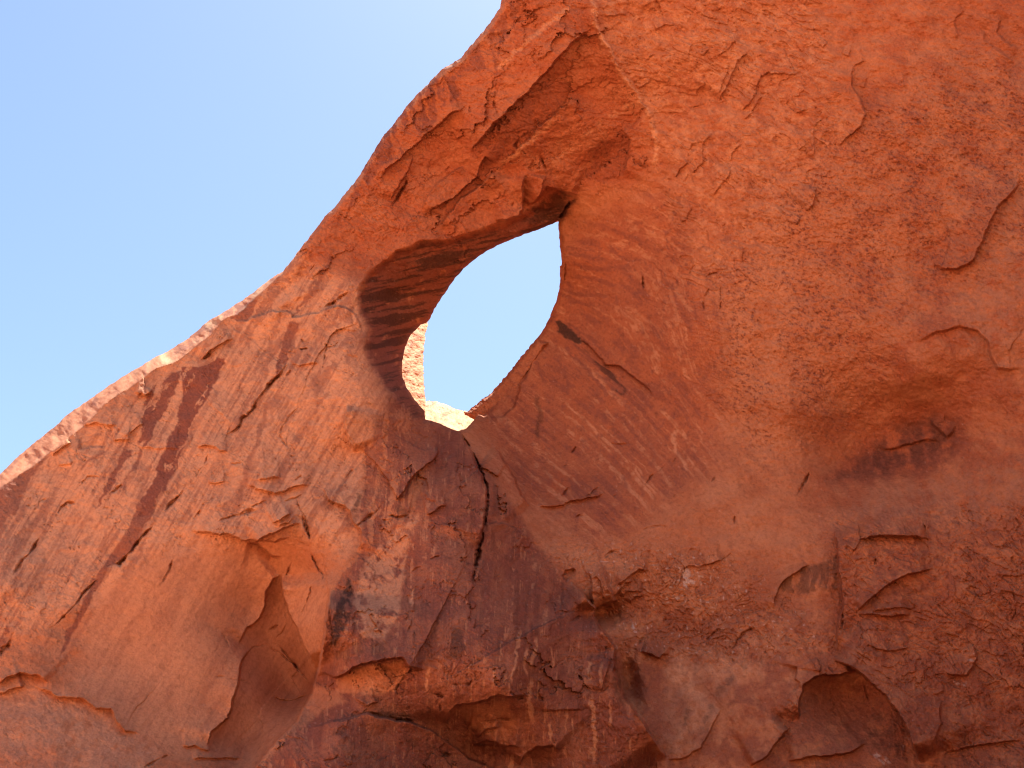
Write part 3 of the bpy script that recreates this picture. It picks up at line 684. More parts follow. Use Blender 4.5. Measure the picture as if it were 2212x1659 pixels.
for p, w_, a_ in ((z1((1560, 380), (1500, 520), (1440, 640)), 4, .6), (z1((1660, 400), (1600, 500), (1560, 640)), 3, .5), (z1((1320, 560), (1260, 700), (1180, 860)), 4, .5), (z1((1060, 1090), (990, 1280), (930, 1420), (880, 1540)), 2.5, .6),
                  (z1((1250, 1040), (1200, 1180), (1150, 1330)), 3, .6), (z1((780, 1200), (720, 1330), (640, 1480)), 3, .6), (z1((840, 1160), (790, 1260), (740, 1400), (640, 1600)), 4, .7), (z1((560, 1100), (500, 1220), (450, 1330)), 4, .4), (z1((720, 1020), (690, 1090)), 4, .5), (z1((660, 1040), (640, 1080)), 3, .5),
                  (z1((1640, 1180), (1590, 1330), (1540, 1500), (1500, 1640)), 4, .5), (z1((1700, 620), (1660, 800), (1620, 960)), 2, .5), (z2((700, 0), (560, 200), (420, 420), (300, 620)), 3, .35), (z2((520, 0), (380, 260), (230, 520)), 4, .3), (z2((1260, 240), (1180, 500), (1060, 760), (900, 1000)), 5, .25), (z2((820, 420), (700, 700), (560, 980)), 5, .25),
                  (z2((640, 560), (520, 780), (380, 1020)), 4, .35), (z2((430, 620), (300, 860), (210, 960)), 3, .35), (z2((60, 760), (0, 900)), 6, .8), (z1((2020, 700), (1960, 860), (1900, 1000)), 3, .3), (z1((1900, 430), (1860, 560), (1830, 700)), 5, .5)):
    strip('varnish_shade', p, w_, a_, 2, blot2, -.8, -.1, .15)
# scoop and foot
put('pale', m_scoop * .22 * sst(0, .7, -st_slab))
put('varnish_shade', m_scoop * .3 * sst(0.1, .5, st_slab))
stain('grey', z2((-60, 1180), (250, 1150), (500, 1230), (720, 1300), (880, 1450), (1000, 1560), (900, 1700), (-60, 1700)), .7, 22, blot2 + blot, -.8, .8)
stain('pale', z2((-60, 1180), (250, 1150), (500, 1230), (720, 1300), (880, 1450), (1000, 1560), (900, 1700), (-60, 1700)), .7, 16, blot2, -.9, .3)
stain('varnish_shade', z2((-60, 1560), (250, 1500), (420, 1580), (500, 1700), (-60, 1700)), .3, 22)
stain('red', z2((1780, 440), (1690, 540), (1640, 720), (1500, 960), (1500, 1180), (1440, 1350), (1310, 1540), (1400, 1700), (1700, 1500), (1980, 1150), (1960, 1020), (1800, 650)), .55, 5)
# limb band
LB = th((690, 20), (940, 10), (950, 230), (830, 330), (700, 400), (620, 580), (480, 720), (300, 880), (100, 1000), (-60, 1200), (-300, 1500), (-200, 1100), (200, 480))
stain('varnish_shade', LB, .95, 3, st_limb, -.2, .02)
stain('varnish_shade', z7((850, 450), (880, 340), (1010, 240), (1110, 110), (1180, 0), (1260, 0), (1190, 160), (1120, 300), (1090, 480), (1040, 440)), .75, 3, st_limb, -.45, -.05)
strip('grey', [(700, 480), (760, 405), (828, 300), (880, 235), (945, 168), (1000, 128), (1045, 75), (1090, 0)], 6, .7, 4)  # skylight along the ridge's rim, painted as a paler grey strip
put('red', m_limb * (.6 + .3 * sst(-.3, .5, blot)))
stain('red', th((1890, 10), (1640, 240), (1380, 480), (1050, 870), (1050, 950), (1250, 900), (1400, 1000), (1700, 700), (2000, 420), (2200, 100)), .9, 4)
stain('red', z7((1700, 930), (1870, 820), (1925, 880), (1920, 990), (1870, 1110), (1740, 1160), (1640, 1120)), .95, 3)
stain('red', th((1380, 1010), (1220, 900), (1170, 1010), (1000, 1240), (850, 1400), (700, 1659), (850, 1500), (970, 1350), (1180, 1210)), .95, 3)
strip('pale', z7((1050, 450), (1130, 400), (1280, 260), (1420, 140), (1560, 40)), 5, .5, 3)
strip('pale', th((1370, 1000), (1500, 930), (1620, 820), (1700, 740), (1850, 620), (1980, 470)), 4, .5, 3)
strip('pale', VEIN, 5, .75, 3, blot2, -.6, .1)
strip('pale', z7((1420, 1050), (1600, 900), (1780, 740), (1990, 640)), 6, .4, 4, blot2, -.6, .1)
for q in (th((1890, 10), (1640, 240), (1380, 480), (1050, 870), (1050, 950), (1250, 900), (1400, 1000), (1700, 700), (2000, 420), (2200, 100)), z7((1700, 930), (1870, 820), (1925, 880), (1920, 990), (1870, 1110), (1740, 1160), (1640, 1120)), th((1380, 1010), (1220, 900), (1170, 1010), (1000, 1240), (850, 1400), (700, 1659), (850, 1500), (970, 1350), (1180, 1210))):
    stain('varnish_shade', q, .42, 3, blot2, -1.2, .4)  # recess and down-facing facets: their shade deepened in the colour
# inside of the opening
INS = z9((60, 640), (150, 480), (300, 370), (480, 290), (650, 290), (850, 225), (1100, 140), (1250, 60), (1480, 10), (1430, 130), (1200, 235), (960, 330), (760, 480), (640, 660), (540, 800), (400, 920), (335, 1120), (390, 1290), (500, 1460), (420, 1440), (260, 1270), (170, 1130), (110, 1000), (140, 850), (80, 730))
stain('varnish_shade', INS, .9, 6, blot2, -1.1, -.4)
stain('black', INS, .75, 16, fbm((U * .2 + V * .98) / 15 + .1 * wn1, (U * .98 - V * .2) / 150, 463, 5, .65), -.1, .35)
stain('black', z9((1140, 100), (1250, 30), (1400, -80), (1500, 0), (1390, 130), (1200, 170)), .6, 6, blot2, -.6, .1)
bands0 = long_streaks(-52, 16, 260, 577)
# right of the opening
stain('black', te((330, 790), (380, 770), (500, 860), (600, 960), (670, 1035), (590, 1045), (500, 1000), (400, 920)), .9, 2.5)
strip('black', te((560, 1000), (700, 1110), (820, 1210), (920, 1340), (1010, 1470), (1090, 1640)), 9, .7, 5, bands0 + .6 * blot2, -.35, .25)
strip('varnish_shade', te((560, 1000), (700, 1110), (820, 1210), (920, 1340), (1010, 1470), (1090, 1640)), 20, .85, 7, bands0, -.35, .1)
strip('varnish_shade', tf((1050, -40), (1180, 120), (1290, 270), (1370, 400), (1410, 560), (1425, 740)), 7, .6, 4, blot2, -.7, .0)
for p in (te((480, 130), (700, 190), (850, 200), (1010, 240)), te((500, 260), (700, 310), (900, 370), (1040, 420)), te((420, 420), (560, 480), (780, 520), (960, 520)), te((450, 560), (600, 580), (780, 600)), te((900, -40), (1080, 90), (1320, 130)),
          te((420, 20), (700, 90), (950, 120)), te((1000, 180), (1150, 190), (1230, 270)), te((400, 1000), (560, 1200), (760, 1400), (860, 1520), (920, 1680)), te((90, 1220), (200, 1400), (240, 1490)), te((330, 1150), (480, 1450), (560, 1560)), te((880, 1260), (1100, 1330), (1300, 1480), (1500, 1640))):
    strip('varnish_shade', p, 4.5, .8, 3, blot2, -1.0, -.4, .15)
stain('red', te((150, 800), (330, 780), (700, 1080), (900, 1300), (1100, 1659), (0, 1659), (-200, 1300)), .5, 12, blot2, -.5, .3)
stain('red', tf((-60, -60), (1000, -60), (1200, 300), (1300, 700), (900, 950), (200, 1050), (-60, 500)), .5, 15, blot, -.6, .3)
stain('red', tf((190, 760), (500, 780), (650, 800), (740, 920), (620, 1000), (540, 1075), (240, 1110)), .95, 6)
strip('black', tf((130, -60), (170, 150), (150, 300), (120, 430)), 5, .5, 4)
strip('pale', tf((1690, 300), (1640, 480), (1720, 640), (1790, 800)), 4, .6, 3)
strip('pale', te((1600, 380), (1650, 620), (1690, 880)), 4, .4, 3)
strip('pale', te((1640, 430), (1750, 570), (1850, 680)), 5, .5, 3)
for p in (te((1050, 700), (1300, 840), (1550, 1000)), te((1350, 1480), (1600, 1600)), te((1100, 620), (1350, 760), (1600, 960)), te((1080, 180), (1280, 300), (1380, 420))):
    strip('pale', p, 3, .35, 4)
m_rt = region([(1210, 520), (1450, 380), (1560, 700), (1560, 1000), (1300, 1180), (1080, 1060), (1040, 900), (1180, 720)], 50)
du_ = U - 1205
bq = V - (0.15 * du_ + 0.0009 * du_ * np.abs(du_)) - np.clip((V - 560) / 250, 0, 1) * 0.6 * du_
bands = 0.8 * fbm(bq / 20 + .08 * wn1 + .2 * gnoise, du_ / 330 + .1 * wn2, 571, 6, .74) + .25 * blot2
put('varnish_shade', m_rt * np.maximum(.8 * sst(.02, .36, bands) * sst(-.7, .4, blot + .5 * gnoise), .28 * sst(-.6, .3, blot)))
put('red', m_rt * .75)
put('pale', m_rt * .5 * sst(.08, .45, -bands) * sst(-.5, .5, blot2 - .4 * blot))
# buttress
put('varnish_shade', m_butt * (.68 + .27 * sst(-.5, .4, blot + .6 * st_vert)))
put('pale', m_butt * .12 * sst(.1, .6, -blot2))
put('pale', m_butt * .35 * sst(.3, .5, -st_vert2) * sst(0, .4, blot2))
K['varnish_shade'] *= 1 - .6 * m_butt * sst(.3, .5, -st_vert2) * sst(0, .4, blot2)
put('black', m_butt * .14 * sst(.15, .55, blot2 * .6 + st_vert * .5))
BL = [(800, 880), (880, 880), (920, 1000), (900, 1130), (850, 1250), (790, 1200), (780, 1050)]
sl_ = fld.box(BL, 60)
mm = sst(14, -14, poly_sd(US_[sl_], VS_[sl_], BL)) * sst(-.05, .25, st_vert[sl_])
K['varnish_shade'][sl_] *= 1 - .9 * mm
K['black'][sl_] *= 1 - mm


def clear(pts, soft, amt, by=None, lo=-.2, hi=.1, chs=('varnish_shade', 'black')):
    sl = fld.box(pts, soft * 2 + 8)
    m = amt * sst(soft, -soft, poly_sd(US_[sl], VS_[sl], pts))
    if by is not None:
        m = m * sst(lo, hi, by[sl])
    for c in chs:
        K[c][sl] *= 1 - m


clear(z3((430, 330), (620, 150), (740, 60), (680, 300), (620, 700), (520, 860), (380, 820), (330, 600)), 6, .85, blot2, -.7, .0)
stain('pale', z3((430, 330), (620, 150), (740, 60), (680, 300), (620, 700), (520, 860), (380, 820), (330, 600)), .7, 6)
clear(z3((180, 400), (380, 160), (400, 300), (280, 430), (180, 560), (160, 900), (120, 1050), (60, 1050), (150, 700)), 4, .9)
clear(z3((330, 1040), (480, 1000), (640, 990), (680, 1050), (600, 1180), (420, 1200), (230, 1180), (250, 1110)), 4, .9)
clear(z3((60, 1130), (220, 1160), (300, 1230), (150, 1300), (0, 1420), (-40, 1380)), 6, .8)
clear(z3((960, 1280), (1300, 1240), (1380, 1400), (1300, 1520), (1080, 1400)), 8, .6)
clear(td((800, 780), (850, 760), (800, 900), (760, 1050), (700, 1130), (660, 1080), (650, 980)), 3, .9)
stain('black', z3((310, 420), (280, 560), (230, 640), (190, 760), (190, 920), (240, 880), (310, 700), (340, 560)), .85, 4, blot2, -.6, .0)
stain('black', z3((960, 780), (1030, 760), (1050, 900), (1000, 980), (940, 960)), .55, 8)
stain('black', z3((160, 860), (500, 850), (600, 900), (500, 970), (200, 1000)), .4, 8, blot2, -.5, .2)
for p, w_, a_ in ((td((160, 480), (220, 700), (180, 900)), 5, .8), (td((300, 300), (360, 520), (320, 760)), 6, .7), (td((500, 260), (520, 500), (480, 700), (440, 900)), 7, .7), (td((220, 940), (160, 1100), (130, 1280)), 6, .8), (td((400, 780), (360, 900)), 4, .7), (td((350, 1080), (330, 1250)), 6, .7),
                  (td((620, 300), (640, 480), (600, 640)), 6, .6), (td((2000, 1240), (1940, 1260)), 4, .3), (td((60, 100), (40, 260)), 3, .6)):
    strip('varnish_shade', p, w_, a_, 2, blot2, -.9, -.2, .15)
for p, w_, a_ in ((z3((1180, -60), (1170, 150)), 4, .5), (z3((380, -80), (330, 60)), 6, .5), (z3((600, 0), (700, 60)), 8, .5), (z3((1980, 1000), (2000, 1150), (2080, 1280)), 8, .4), (z3((440, 1290), (600, 1330), (740, 1360)), 9, .6), (z3((820, 1520), (960, 1590)), 6, .7), (z3((200, 1440), (300, 1420)), 8, .5), (z3((640, 1480), (760, 1520)), 8, .4), (z3((1850, 570), (1840, 680)), 7, .5)):
    strip('black', p, w_, a_, 3, blot2, -.7, .1, .2)
for p, w_ in ((z3((1395, 740), (1360, 950), (1330, 1150)), 3), (z3((1490, 820), (1480, 930), (1465, 1050)), 4), (z3((1430, 880), (1425, 1100)), 3), (z3((1592, 880), (1590, 1040)), 2.2), (z3((1280, 850), (1270, 1000)), 1.8), (z3((1460, 1060), (1450, 1250), (1470, 1400)), 4),
              (z3((1830, 970), (1820, 1120)), 4), (z3((1900, 980), (1905, 1150)), 4), (z3((1850, 1150), (1850, 1300), (1860, 1680)), 4.5), (z3((820, 1000), (800, 1200)), 3), (z3((1080, 1000), (1070, 1070)), 2), (z3((1510, 1060), (1500, 1250)), 2), (z3((1970, 1230), (1970, 1420)), 2.5), (z3((1580, 1370), (1580, 1500)), 3),
              (z3((1720, 1330), (1720, 1480)), 2), (z3((730, 500), (690, 650)), 2), (z3((1340, 1560), (1330, 1680)), 4), (z3((2090, 1450), (2080, 1560)), 2.5), (z3((1230, 1030), (1230, 1150)), 1.6), (z3((1690, 1300), (1680, 1440)), 1.6)):
    strip('pale', p, w_, .7, 1.6, blot2, -.8, -.1, .2)
    sl_ = fld.box(p, 20)
    d, sg, a = seg_scan(US_[sl_], VS_[sl_], p, False)
    for c in ('varnish_shade', 'black'):
        K[c][sl_] *= 1 - .8 * sst(w_ + 1.5, w_ - 1.5, d) * sst(0, .2, a) * sst(1, .8, a)
# great wall
put('mottle', (.08 + .7 * m_mott) * sst(.2, .6, pit + .6 * n_vfi) * sst(-.6, .4, blot))
put('mottle', .5 * sst(.45, .75, fbm(WX * 2.2, WZ * 1.6, 541, 3)) * (m_flaky * .5 + m_rt * .6 + m_rough * .5 + .2))
put('grey', .35 * m_mott * sst(-.1, .6, blot2))
put('red', (.25 + .5 * sst(-.3, .6, blot)) * np.maximum(m_flaky * .7, sst(1600, 1900, U)))
put('pale', .35 * m_flaky * sst(0, .6, -blot2))
stain('grey', [(2150, 420), (2260, 300), (2260, 860), (2080, 760), (2060, 640)], .6, 30, blot2, -.6, .4)
stain('grey', [(1900, 1060), (2240, 980), (2240, 1140), (1950, 1150), (1750, 1140)], .55, 22, blot2, -.6, .5)
stain('red', [(1950, 560), (2140, 440), (2200, 380), (2170, 480), (2110, 570), (2060, 600)], .7, 25)
stain('red', [(1950, -60), (2260, -60), (2260, 120), (2080, 120)], .6, 30)
stain('black', z6((1000, 1440), (1300, 1200), (1480, 1090), (1600, 1040), (1700, 1070), (1780, 1110), (1790, 1220), (1700, 1320), (1500, 1400), (1300, 1440)), .48, 30, blot2 + .6 * blot, -.6, .6)  # dark stain of the hollow, deepened to carry its shade too
stain('varnish_shade', z6((980, 1450), (1250, 1220), (1480, 1060), (1700, 1040), (1850, 1120), (1900, 1250), (1700, 1380), (1400, 1450)), .95, 36, blot + blot2, -1.5, .2)
stain('red', z6((950, 1450), (1200, 1150), (1480, 950), (1750, 950), (1900, 1250), (1500, 1450)), .8, 25)
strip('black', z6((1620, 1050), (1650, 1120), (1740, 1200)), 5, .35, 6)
# lower right
stain('black', z4((660, 520), (760, 420), (880, 370), (1030, 330), (1045, 520), (900, 540), (760, 570)), .55, 5, st_vert, -.4, .2)
put('red', m_lowr * (.4 + .3 * sst(-.3, .5, blot)))
put('red', .45 * sst(1050, 1500, V) * sst(1150, 1350, U) * sst(-.8, .3, blot2 + blot))
put('varnish_shade', m_lowr * .6 * sst(-.3, .6, blot2))
put('varnish_shade', .30 * sst(1750, 2250, U) * sst(-.8, .5, blot2 + .5 * blot))  # dimmer light toward the right, painted as a darker tone
put('varnish_shade', .50 * sst(1080, 1400, V) * sst(1250, 1400, U) * sst(-.7, .5, blot + .6 * blot2))  # weaker light low on the right, painted darker
stain('varnish_shade', z4((790, 1160), (900, 1090), (1150, 1050), (1330, 1210), (1500, 1480), (1540, 1640), (1600, 1700), (480, 1700), (760, 1420)), .6, 4, blot, -.9, .1)  # shade inside the arched recess, strengthened in the colour
stain('black', z4((1250, 1300), (1440, 1350), (1530, 1600), (1400, 1600), (1200, 1480)), .4, 8, blot2, -.4, .3)  # deepest shade of the recess painted in
stain('pale', z4((-60, 900), (620, 830), (700, 900), (340, 1200), (250, 1400), (100, 1600), (-60, 1600)), .7, 14, blot2, -.5, .3)
for p in (z4((560, 900), (380, 1080), (260, 1200)), z4((350, 1100), (240, 1230), (180, 1440)), z4((100, 1280), (60, 1400))):
    strip('black', p, 8, .35, 6, blot2, -.1, .3)
for q in ((z4((0, 390), (150, 400), (180, 480), (60, 560), (0, 560)), .8), (tg((1180, 790), (1260, 800), (1420, 790), (1300, 960), (1190, 950)), .8), (tg((1560, 260), (1650, 210), (1700, 270), (1590, 310)), .7), (tg((1600, 380), (1950, 240), (2000, 300), (1700, 600), (1560, 560)), .7),
          (z4((1800, 900), (1900, 860), (1940, 960), (1850, 980)), .9), (z4((1760, 1120), (1880, 1080), (1860, 1150)), .6), (z4((1240, 1560), (1400, 1580), (1340, 1640)), .7), (z4((1400, 1450), (1500, 1480), (1480, 1580)), .6)):
    stain('white', q[0], q[1], 4, blot2, .15, .45)
put('white', .6 * sst(.55, .75, perlin(WX * 5, WZ * 5, 561)) * m_rough)
put('white', .35 * sst(.6, .8, perlin(WX * 7, WZ * 7, 563)) * sst(0, .4, blot) * .6)
put('varnish_shade', m_crest * .75 * sst(.15, .45, blot2) * sst(300, 430, U))
put('sun_tone', m_crest * .55 * sst(-.1, .6, blot) * sst(250, 380, U))  # sunlight on the crest, brightened through the rock colour
put('pale', m_crest * .4 * sst(-.3, .3, blot2))
put('varnish_shade', m_crest * .4 * sst(.25, .6, fbm(U / 14, V / 14, 963, 4, .6)))
for p in (ta((600, 600), (520, 680)), ta((1100, 250), (1040, 340)), ta((180, 930), (60, 1070)), tb((380, 800), (200, 960)), tb((420, 840), (340, 900)), tb((640, 640), (560, 740))):
    strip('varnish_shade', p, 4, .7, 3, blot2, -.5, .1)

# ------------------------------------------------------------------ materials
def rock_material(name, base, stains=True, coarse=1.0):
    m = bpy.data.materials.new(name)
    m.use_nodes = True
    nt = m.node_tree
    N, Lk = nt.nodes, nt.links
    b = N['Principled BSDF']
    b.inputs['Roughness'].default_value = 0.9
    b.inputs['Specular IOR Level'].default_value = 0.06
    tc_ = N.new('ShaderNodeTexCoord')

    def noise(scale, detail, rough=0.6):
        n = N.new('ShaderNodeTexNoise')
        n.inputs['Scale'].default_value = scale
        n.inputs['Detail'].default_value = detail
        n.inputs['Roughness'].default_value = rough
        Lk.new(tc_.outputs['Object'], n.inputs['Vector'])
        return n

    def ramp(src, stops):
        r = N.new('ShaderNodeValToRGB')
        e = r.color_ramp.elements
        while len(e) < len(stops):
            e.new(0.5)
        for el, (p, c) in zip(e, stops):
            el.position = p
            el.color = (*c, 1)
        Lk.new(src, r.inputs[0])
        return r.outputs[0]

    def mix(fac, a, c, mode='MIX'):
        n = N.new('ShaderNodeMix')
        n.data_type = 'RGBA'
        n.blend_type = mode
        n.clamp_factor = True
        for s, x in ((n.inputs[0], fac), (n.inputs[6], a), (n.inputs[7], c)):
            if isinstance(x, (int, float)):
                s.default_value = x
            elif isinstance(x, tuple):
                s.default_value = (*x, 1)
            else:
                Lk.new(x, s)
        return n.outputs[2]

    def math_(op, a, c):
        n = N.new('ShaderNodeMath')
        n.operation = op
        for s, x in ((n.inputs[0], a), (n.inputs[1], c)):
            if isinstance(x, (int, float)):
                s.default_value = x
            else:
                Lk.new(x, s)
        return n.outputs[0]
    r, g, bl = base
    n1 = noise(0.45, 6)
    col = ramp(n1.outputs['Fac'], [(0.3, (r * .86, g * .74, bl * .68)), (0.5, base), (0.72, (r * 1.06, g * 1.16, bl * 1.22))])
    n2 = noise(5.0, 5, 0.7)
    if stains:
        n3 = noise(14.0, 4, 0.7)
        wob = math_('MULTIPLY', math_('SUBTRACT', n3.outputs['Fac'], 0.5), 0.9)
        ch = {}
        for an, nm in (('stain_a', ('varnish_shade', 'black', 'pale', 'grey')), ('stain_b', ('mottle', 'red', 'white', 'sun_tone'))):
            at_ = N.new('ShaderNodeAttribute')
            at_.attribute_name = an
            sp = N.new('ShaderNodeSeparateColor')
            Lk.new(at_.outputs['Color'], sp.inputs[0])
            for k, o_ in zip(nm, (sp.outputs[0], sp.outputs[1], sp.outputs[2], at_.outputs['Alpha'])):
                ch[k] = o_
        for k, c_ in (('red', (0.34, 0.096, 0.043)), ('pale', (0.60, 0.285, 0.150)), ('grey', (0.41, 0.190, 0.108)), ('varnish_shade', (0.235, 0.077, 0.048)),
                      ('mottle', (0.19, 0.068, 0.050)), ('black', (0.060, 0.031, 0.022)), ('white', (0.58, 0.40, 0.32)), ('sun_tone', (0.70, 0.49, 0.28))):
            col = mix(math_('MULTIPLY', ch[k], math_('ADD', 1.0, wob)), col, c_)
    col = mix(0.55, col, ramp(n2.outputs['Fac'], [(0.28, (.50, .46, .44)), (0.5, (1, 1, 1)), (0.75, (1.16, 1.2, 1.24))]), 'MULTIPLY')
    n6 = noise(21.0, 4, 0.75)
    col = mix(0.5, col, ramp(n6.outputs['Fac'], [(0.32, (.55, .52, .5)), (0.5, (1, 1, 1)), (0.7, (1.14, 1.17, 1.2))]), 'MULTIPLY')
    Lk.new(col, b.inputs['Base Color'])
    n4 = noise(9.0 * coarse, 6, 0.65)
    n5 = noise(38.0 * coarse, 3, 0.6)
    bp = N.new('ShaderNodeBump')
    bp.inputs['Strength'].default_value = 0.55
    bp.inputs['Distance'].default_value = 0.05
    Lk.new(n4.outputs['Fac'], bp.inputs['Height'])
    bp2 = N.new('ShaderNodeBump')
    bp2.inputs['Strength'].default_value = 0.75
    bp2.inputs['Distance'].default_value = 0.025
    Lk.new(n5.outputs['Fac'], bp2.inputs['Height'])
    Lk.new(bp.outputs[0], bp2.inputs['Normal'])
    Lk.new(bp2.outputs[0], b.inputs['Normal'])
    return m


MAT = rock_material('sandstone', (0.455, 0.178, 0.085))
GM = rock_material('red_sand', (0.53, 0.245, 0.125), False, 0.4)

# ------------------------------------------------------------------ mesh output
BASE = np.array([0.0, 55.0, 0.0])
root = bpy.data.objects.new('rock_arch', None)
root.location = BASE
C.objects.link(root)
root['label'] = 'red sandstone cliff with a round natural window open to the sky'
root['category'] = 'rock arch'


def mesh_object(name, pos, faces, mat, parent=None, attrs=(), normals=None):
    me = bpy.data.meshes.new(name)
    nf, k = faces.shape
    me.vertices.add(len(pos))
    me.vertices.foreach_set('co', pos.astype(f32).ravel())
    me.loops.add(nf * k)
    me.loops.foreach_set('vertex_index', faces.astype(np.int32).ravel())
    me.polygons.add(nf)
    me.polygons.foreach_set('loop_start', np.arange(0, nf * k, k, dtype=np.int32))
    me.polygons.foreach_set('use_smooth', np.ones(nf, bool))
    for an, av in attrs:
        a = me.attributes.new(an, 'FLOAT_COLOR', 'POINT')
        a.data.foreach_set('color', av.astype(f32).ravel())
    me.update(calc_edges=True)
    me.validate()
    if normals is not None:
        me.normals_split_custom_set_from_vertices(normals.astype(f32).tolist())
    me.materials.append(mat)
    o = bpy.data.objects.new(name, me)
    C.objects.link(o)
    if parent:
        o.parent = parent
    return o


def snapped(U, V, sd, us, vs):
    gv, gu = np.gradient(sd, vs, us)
    gl = np.maximum(gu * gu + gv * gv, 0.2)
    push = np.where(sd > 0, np.minimum(sd, 60), 0)
    ins = sd < 0
    return U - push * gu / gl, V - push * gv / gl, ins[:-1, :-1] | ins[1:, :-1] | ins[:-1, 1:] | ins[1:, 1:]


def rim_edges(faces):
    e = np.concatenate([faces[:, [0, 1]], faces[:, [1, 2]], faces[:, [2, 3]], faces[:, [3, 0]]])
    n = int(e.max()) + 1
    key = np.minimum(e[:, 0], e[:, 1]).astype(np.int64) * n + np.maximum(e[:, 0], e[:, 1])
    o = np.argsort(key)
    ks = key[o]
    first = np.r_[True, ks[1:] != ks[:-1]]
    cnt = np.diff(np.r_[np.nonzero(first)[0], len(ks)])
    return e[o[np.nonzero(first)[0][cnt == 1]]]


def cells(W, keep):
    j, i = np.nonzero(keep)
    return np.stack([j * W + i, (j + 1) * W + i, (j + 1) * W + i + 1, j * W + i + 1], 1), j, i


THICK = 14.0
Us, Vs, keep = snapped(U, V, sd, fld.us, fld.vs)
POS = at(Us, Vs, Y0 - B)
gj = np.gradient(POS, axis=0)
gi = np.gradient(POS, axis=1)
NRM = np.cross(gj, gi)
NRM /= np.linalg.norm(NRM, axis=-1, keepdims=True) + 1e-12
if (NRM[..., 1] > 0).mean() > 0.5:
    NRM = -NRM
POS -= BASE
W = U.shape[1]
quads, qj, qi = cells(W, keep)
A1 = np.stack([K['varnish_shade'], K['black'], K['pale'], K['grey']], -1).reshape(-1, 4)
A2 = np.stack([K['mottle'], K['red'], K['white'], K['sun_tone']], -1).reshape(-1, 4)
PF, NF = POS.reshape(-1, 3), NRM.reshape(-1, 3)

# which part each face belongs to
lab = np.zeros(U.shape, np.int8)


def mark(k, pts, warp=True):
    sl = fld.box(pts, 12)
    m = poly_sd(UW[sl], VW[sl], pts) < 0
    lab[sl] = np.where(m, k, lab[sl])


PART_LABELS = {'buttress': 'dark varnished buttress rising to the foot of the opening', 'ridge_crest': 'sunlit pale strip along the sloping skyline',
               'opening_rim': 'dark banded inside of the opening', 'rock_slab': 'orange slab streaked with maroon stains', 'alcove': 'smooth scooped hollow below the streaked slab',
               'recess': 'shaded arched recess low in the great wall', 'mound': 'rounded dark mound at the foot of the buttress'}
NAMES = ['cliff_wall', 'arch_span', 'rock_slab', 'alcove', 'buttress', 'opening_rim', 'ridge_crest', 'mound', 'recess']
mark(1, [(632, 560), (560, 500), (800, 100), (1050, -60), (1150, -250), (1330, -250)] + z7((1690, -60), (1700, 150), (1800, 320), (1880, 480), (1960, 580), (2060, 740), (2100, 900), (2080, 1060), (1870, 1115), (1660, 1170), (1590, 1235), (1480, 1390)) + [(1060, 600), (1000, 640), (860, 640), (790, 640), (740, 655)] + tb((1630, 650), (1400, 720), (1290, 700), (1060, 670), (900, 730), (790, 780), (610, 770)))
mark(2, [(-1000, 1800), (-600, 1480), (-100, 1120), (300, 815), (480, 690), (540, 650)] + tb((610, 770), (790, 780), (900, 730), (1060, 670), (1290, 700), (1400, 720), (1600, 690), (1700, 640), (1800, 620), (1900, 650), (2000, 720), (2050, 800), (2060, 900)) + [(800, 790), (790, 830)] + tc((1800, 0), (1905, 40), (1960, 280), (2010, 560)) + tc((2060, 700), (2060, 1200), (2030, 1410), (2065, 1460), (2050, 1560), (2000, 1690)) + [(690, 1230), (640, 1180), (600, 1180), (480, 1170), (380, 1182), (250, 1232), (100, 1330), (-60, 1480), (-1000, 2300)])
mark(3, [(-60, 1480), (100, 1330), (250, 1232), (380, 1182), (480, 1170), (600, 1180), (640, 1180), (690, 1230), (712, 1290), (700, 1380), (690, 1440), (672, 1500), (640, 1560), (580, 1620), (530, 1690), (530, 1760), (330, 1760)] + z2((1000, 1560), (890, 1460), (780, 1420), (700, 1290), (500, 1220), (300, 1150)))
mark(4, [(846, 838), (889, 855), (917, 887.7), (919, 905), (953, 915), (990, 933)] + td((1220, 360), (1400, 420), (1560, 510), (1650, 580), (1700, 680), (1780, 800), (1840, 920), (1930, 1100), (2000, 1180), (2200, 1400)) + [(1235, 1255), (1285, 1310), (1282, 1335), (1310, 1370), (1330, 1400), (1325, 1450), (1345, 1500), (1390, 1560), (1440, 1640), (1470, 1760), (1700, 2420), (300, 2420), (530, 1690), (580, 1620), (640, 1560), (672, 1500), (690, 1440), (700, 1380), (712, 1270)] + tc((2050, 1560), (2065, 1460), (2030, 1410), (2060, 1200), (2060, 700), (2010, 560), (1960, 280), (1905, 40)) + [(790, 850), (800, 800)])
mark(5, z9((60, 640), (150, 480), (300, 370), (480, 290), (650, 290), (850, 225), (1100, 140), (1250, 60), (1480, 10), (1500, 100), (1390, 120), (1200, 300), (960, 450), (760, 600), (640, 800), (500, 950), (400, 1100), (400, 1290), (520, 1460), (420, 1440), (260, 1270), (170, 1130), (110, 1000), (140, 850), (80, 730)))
mark(7, z3((-300, 1700), (20, 1415), (300, 1345), (430, 1310), (560, 1340), (700, 1370), (820, 1420), (940, 1500), (1060, 1590), (1250, 1680), (1250, 2400), (-700, 2400)))
mark(8, z4((1180, 1040), (1050, 1070), (950, 1070), (880, 1090), (820, 1140), (790, 1260), (790, 1360), (740, 1390), (650, 1500), (580, 1590), (470, 1650), (450, 1760), (1620, 1760), (1560, 1640), (1500, 1480), (1430, 1330), (1330, 1200), (1220, 1090)))
lab[CRESTM > 0] = 6
flab = lab.ravel()[quads[:, 0]]
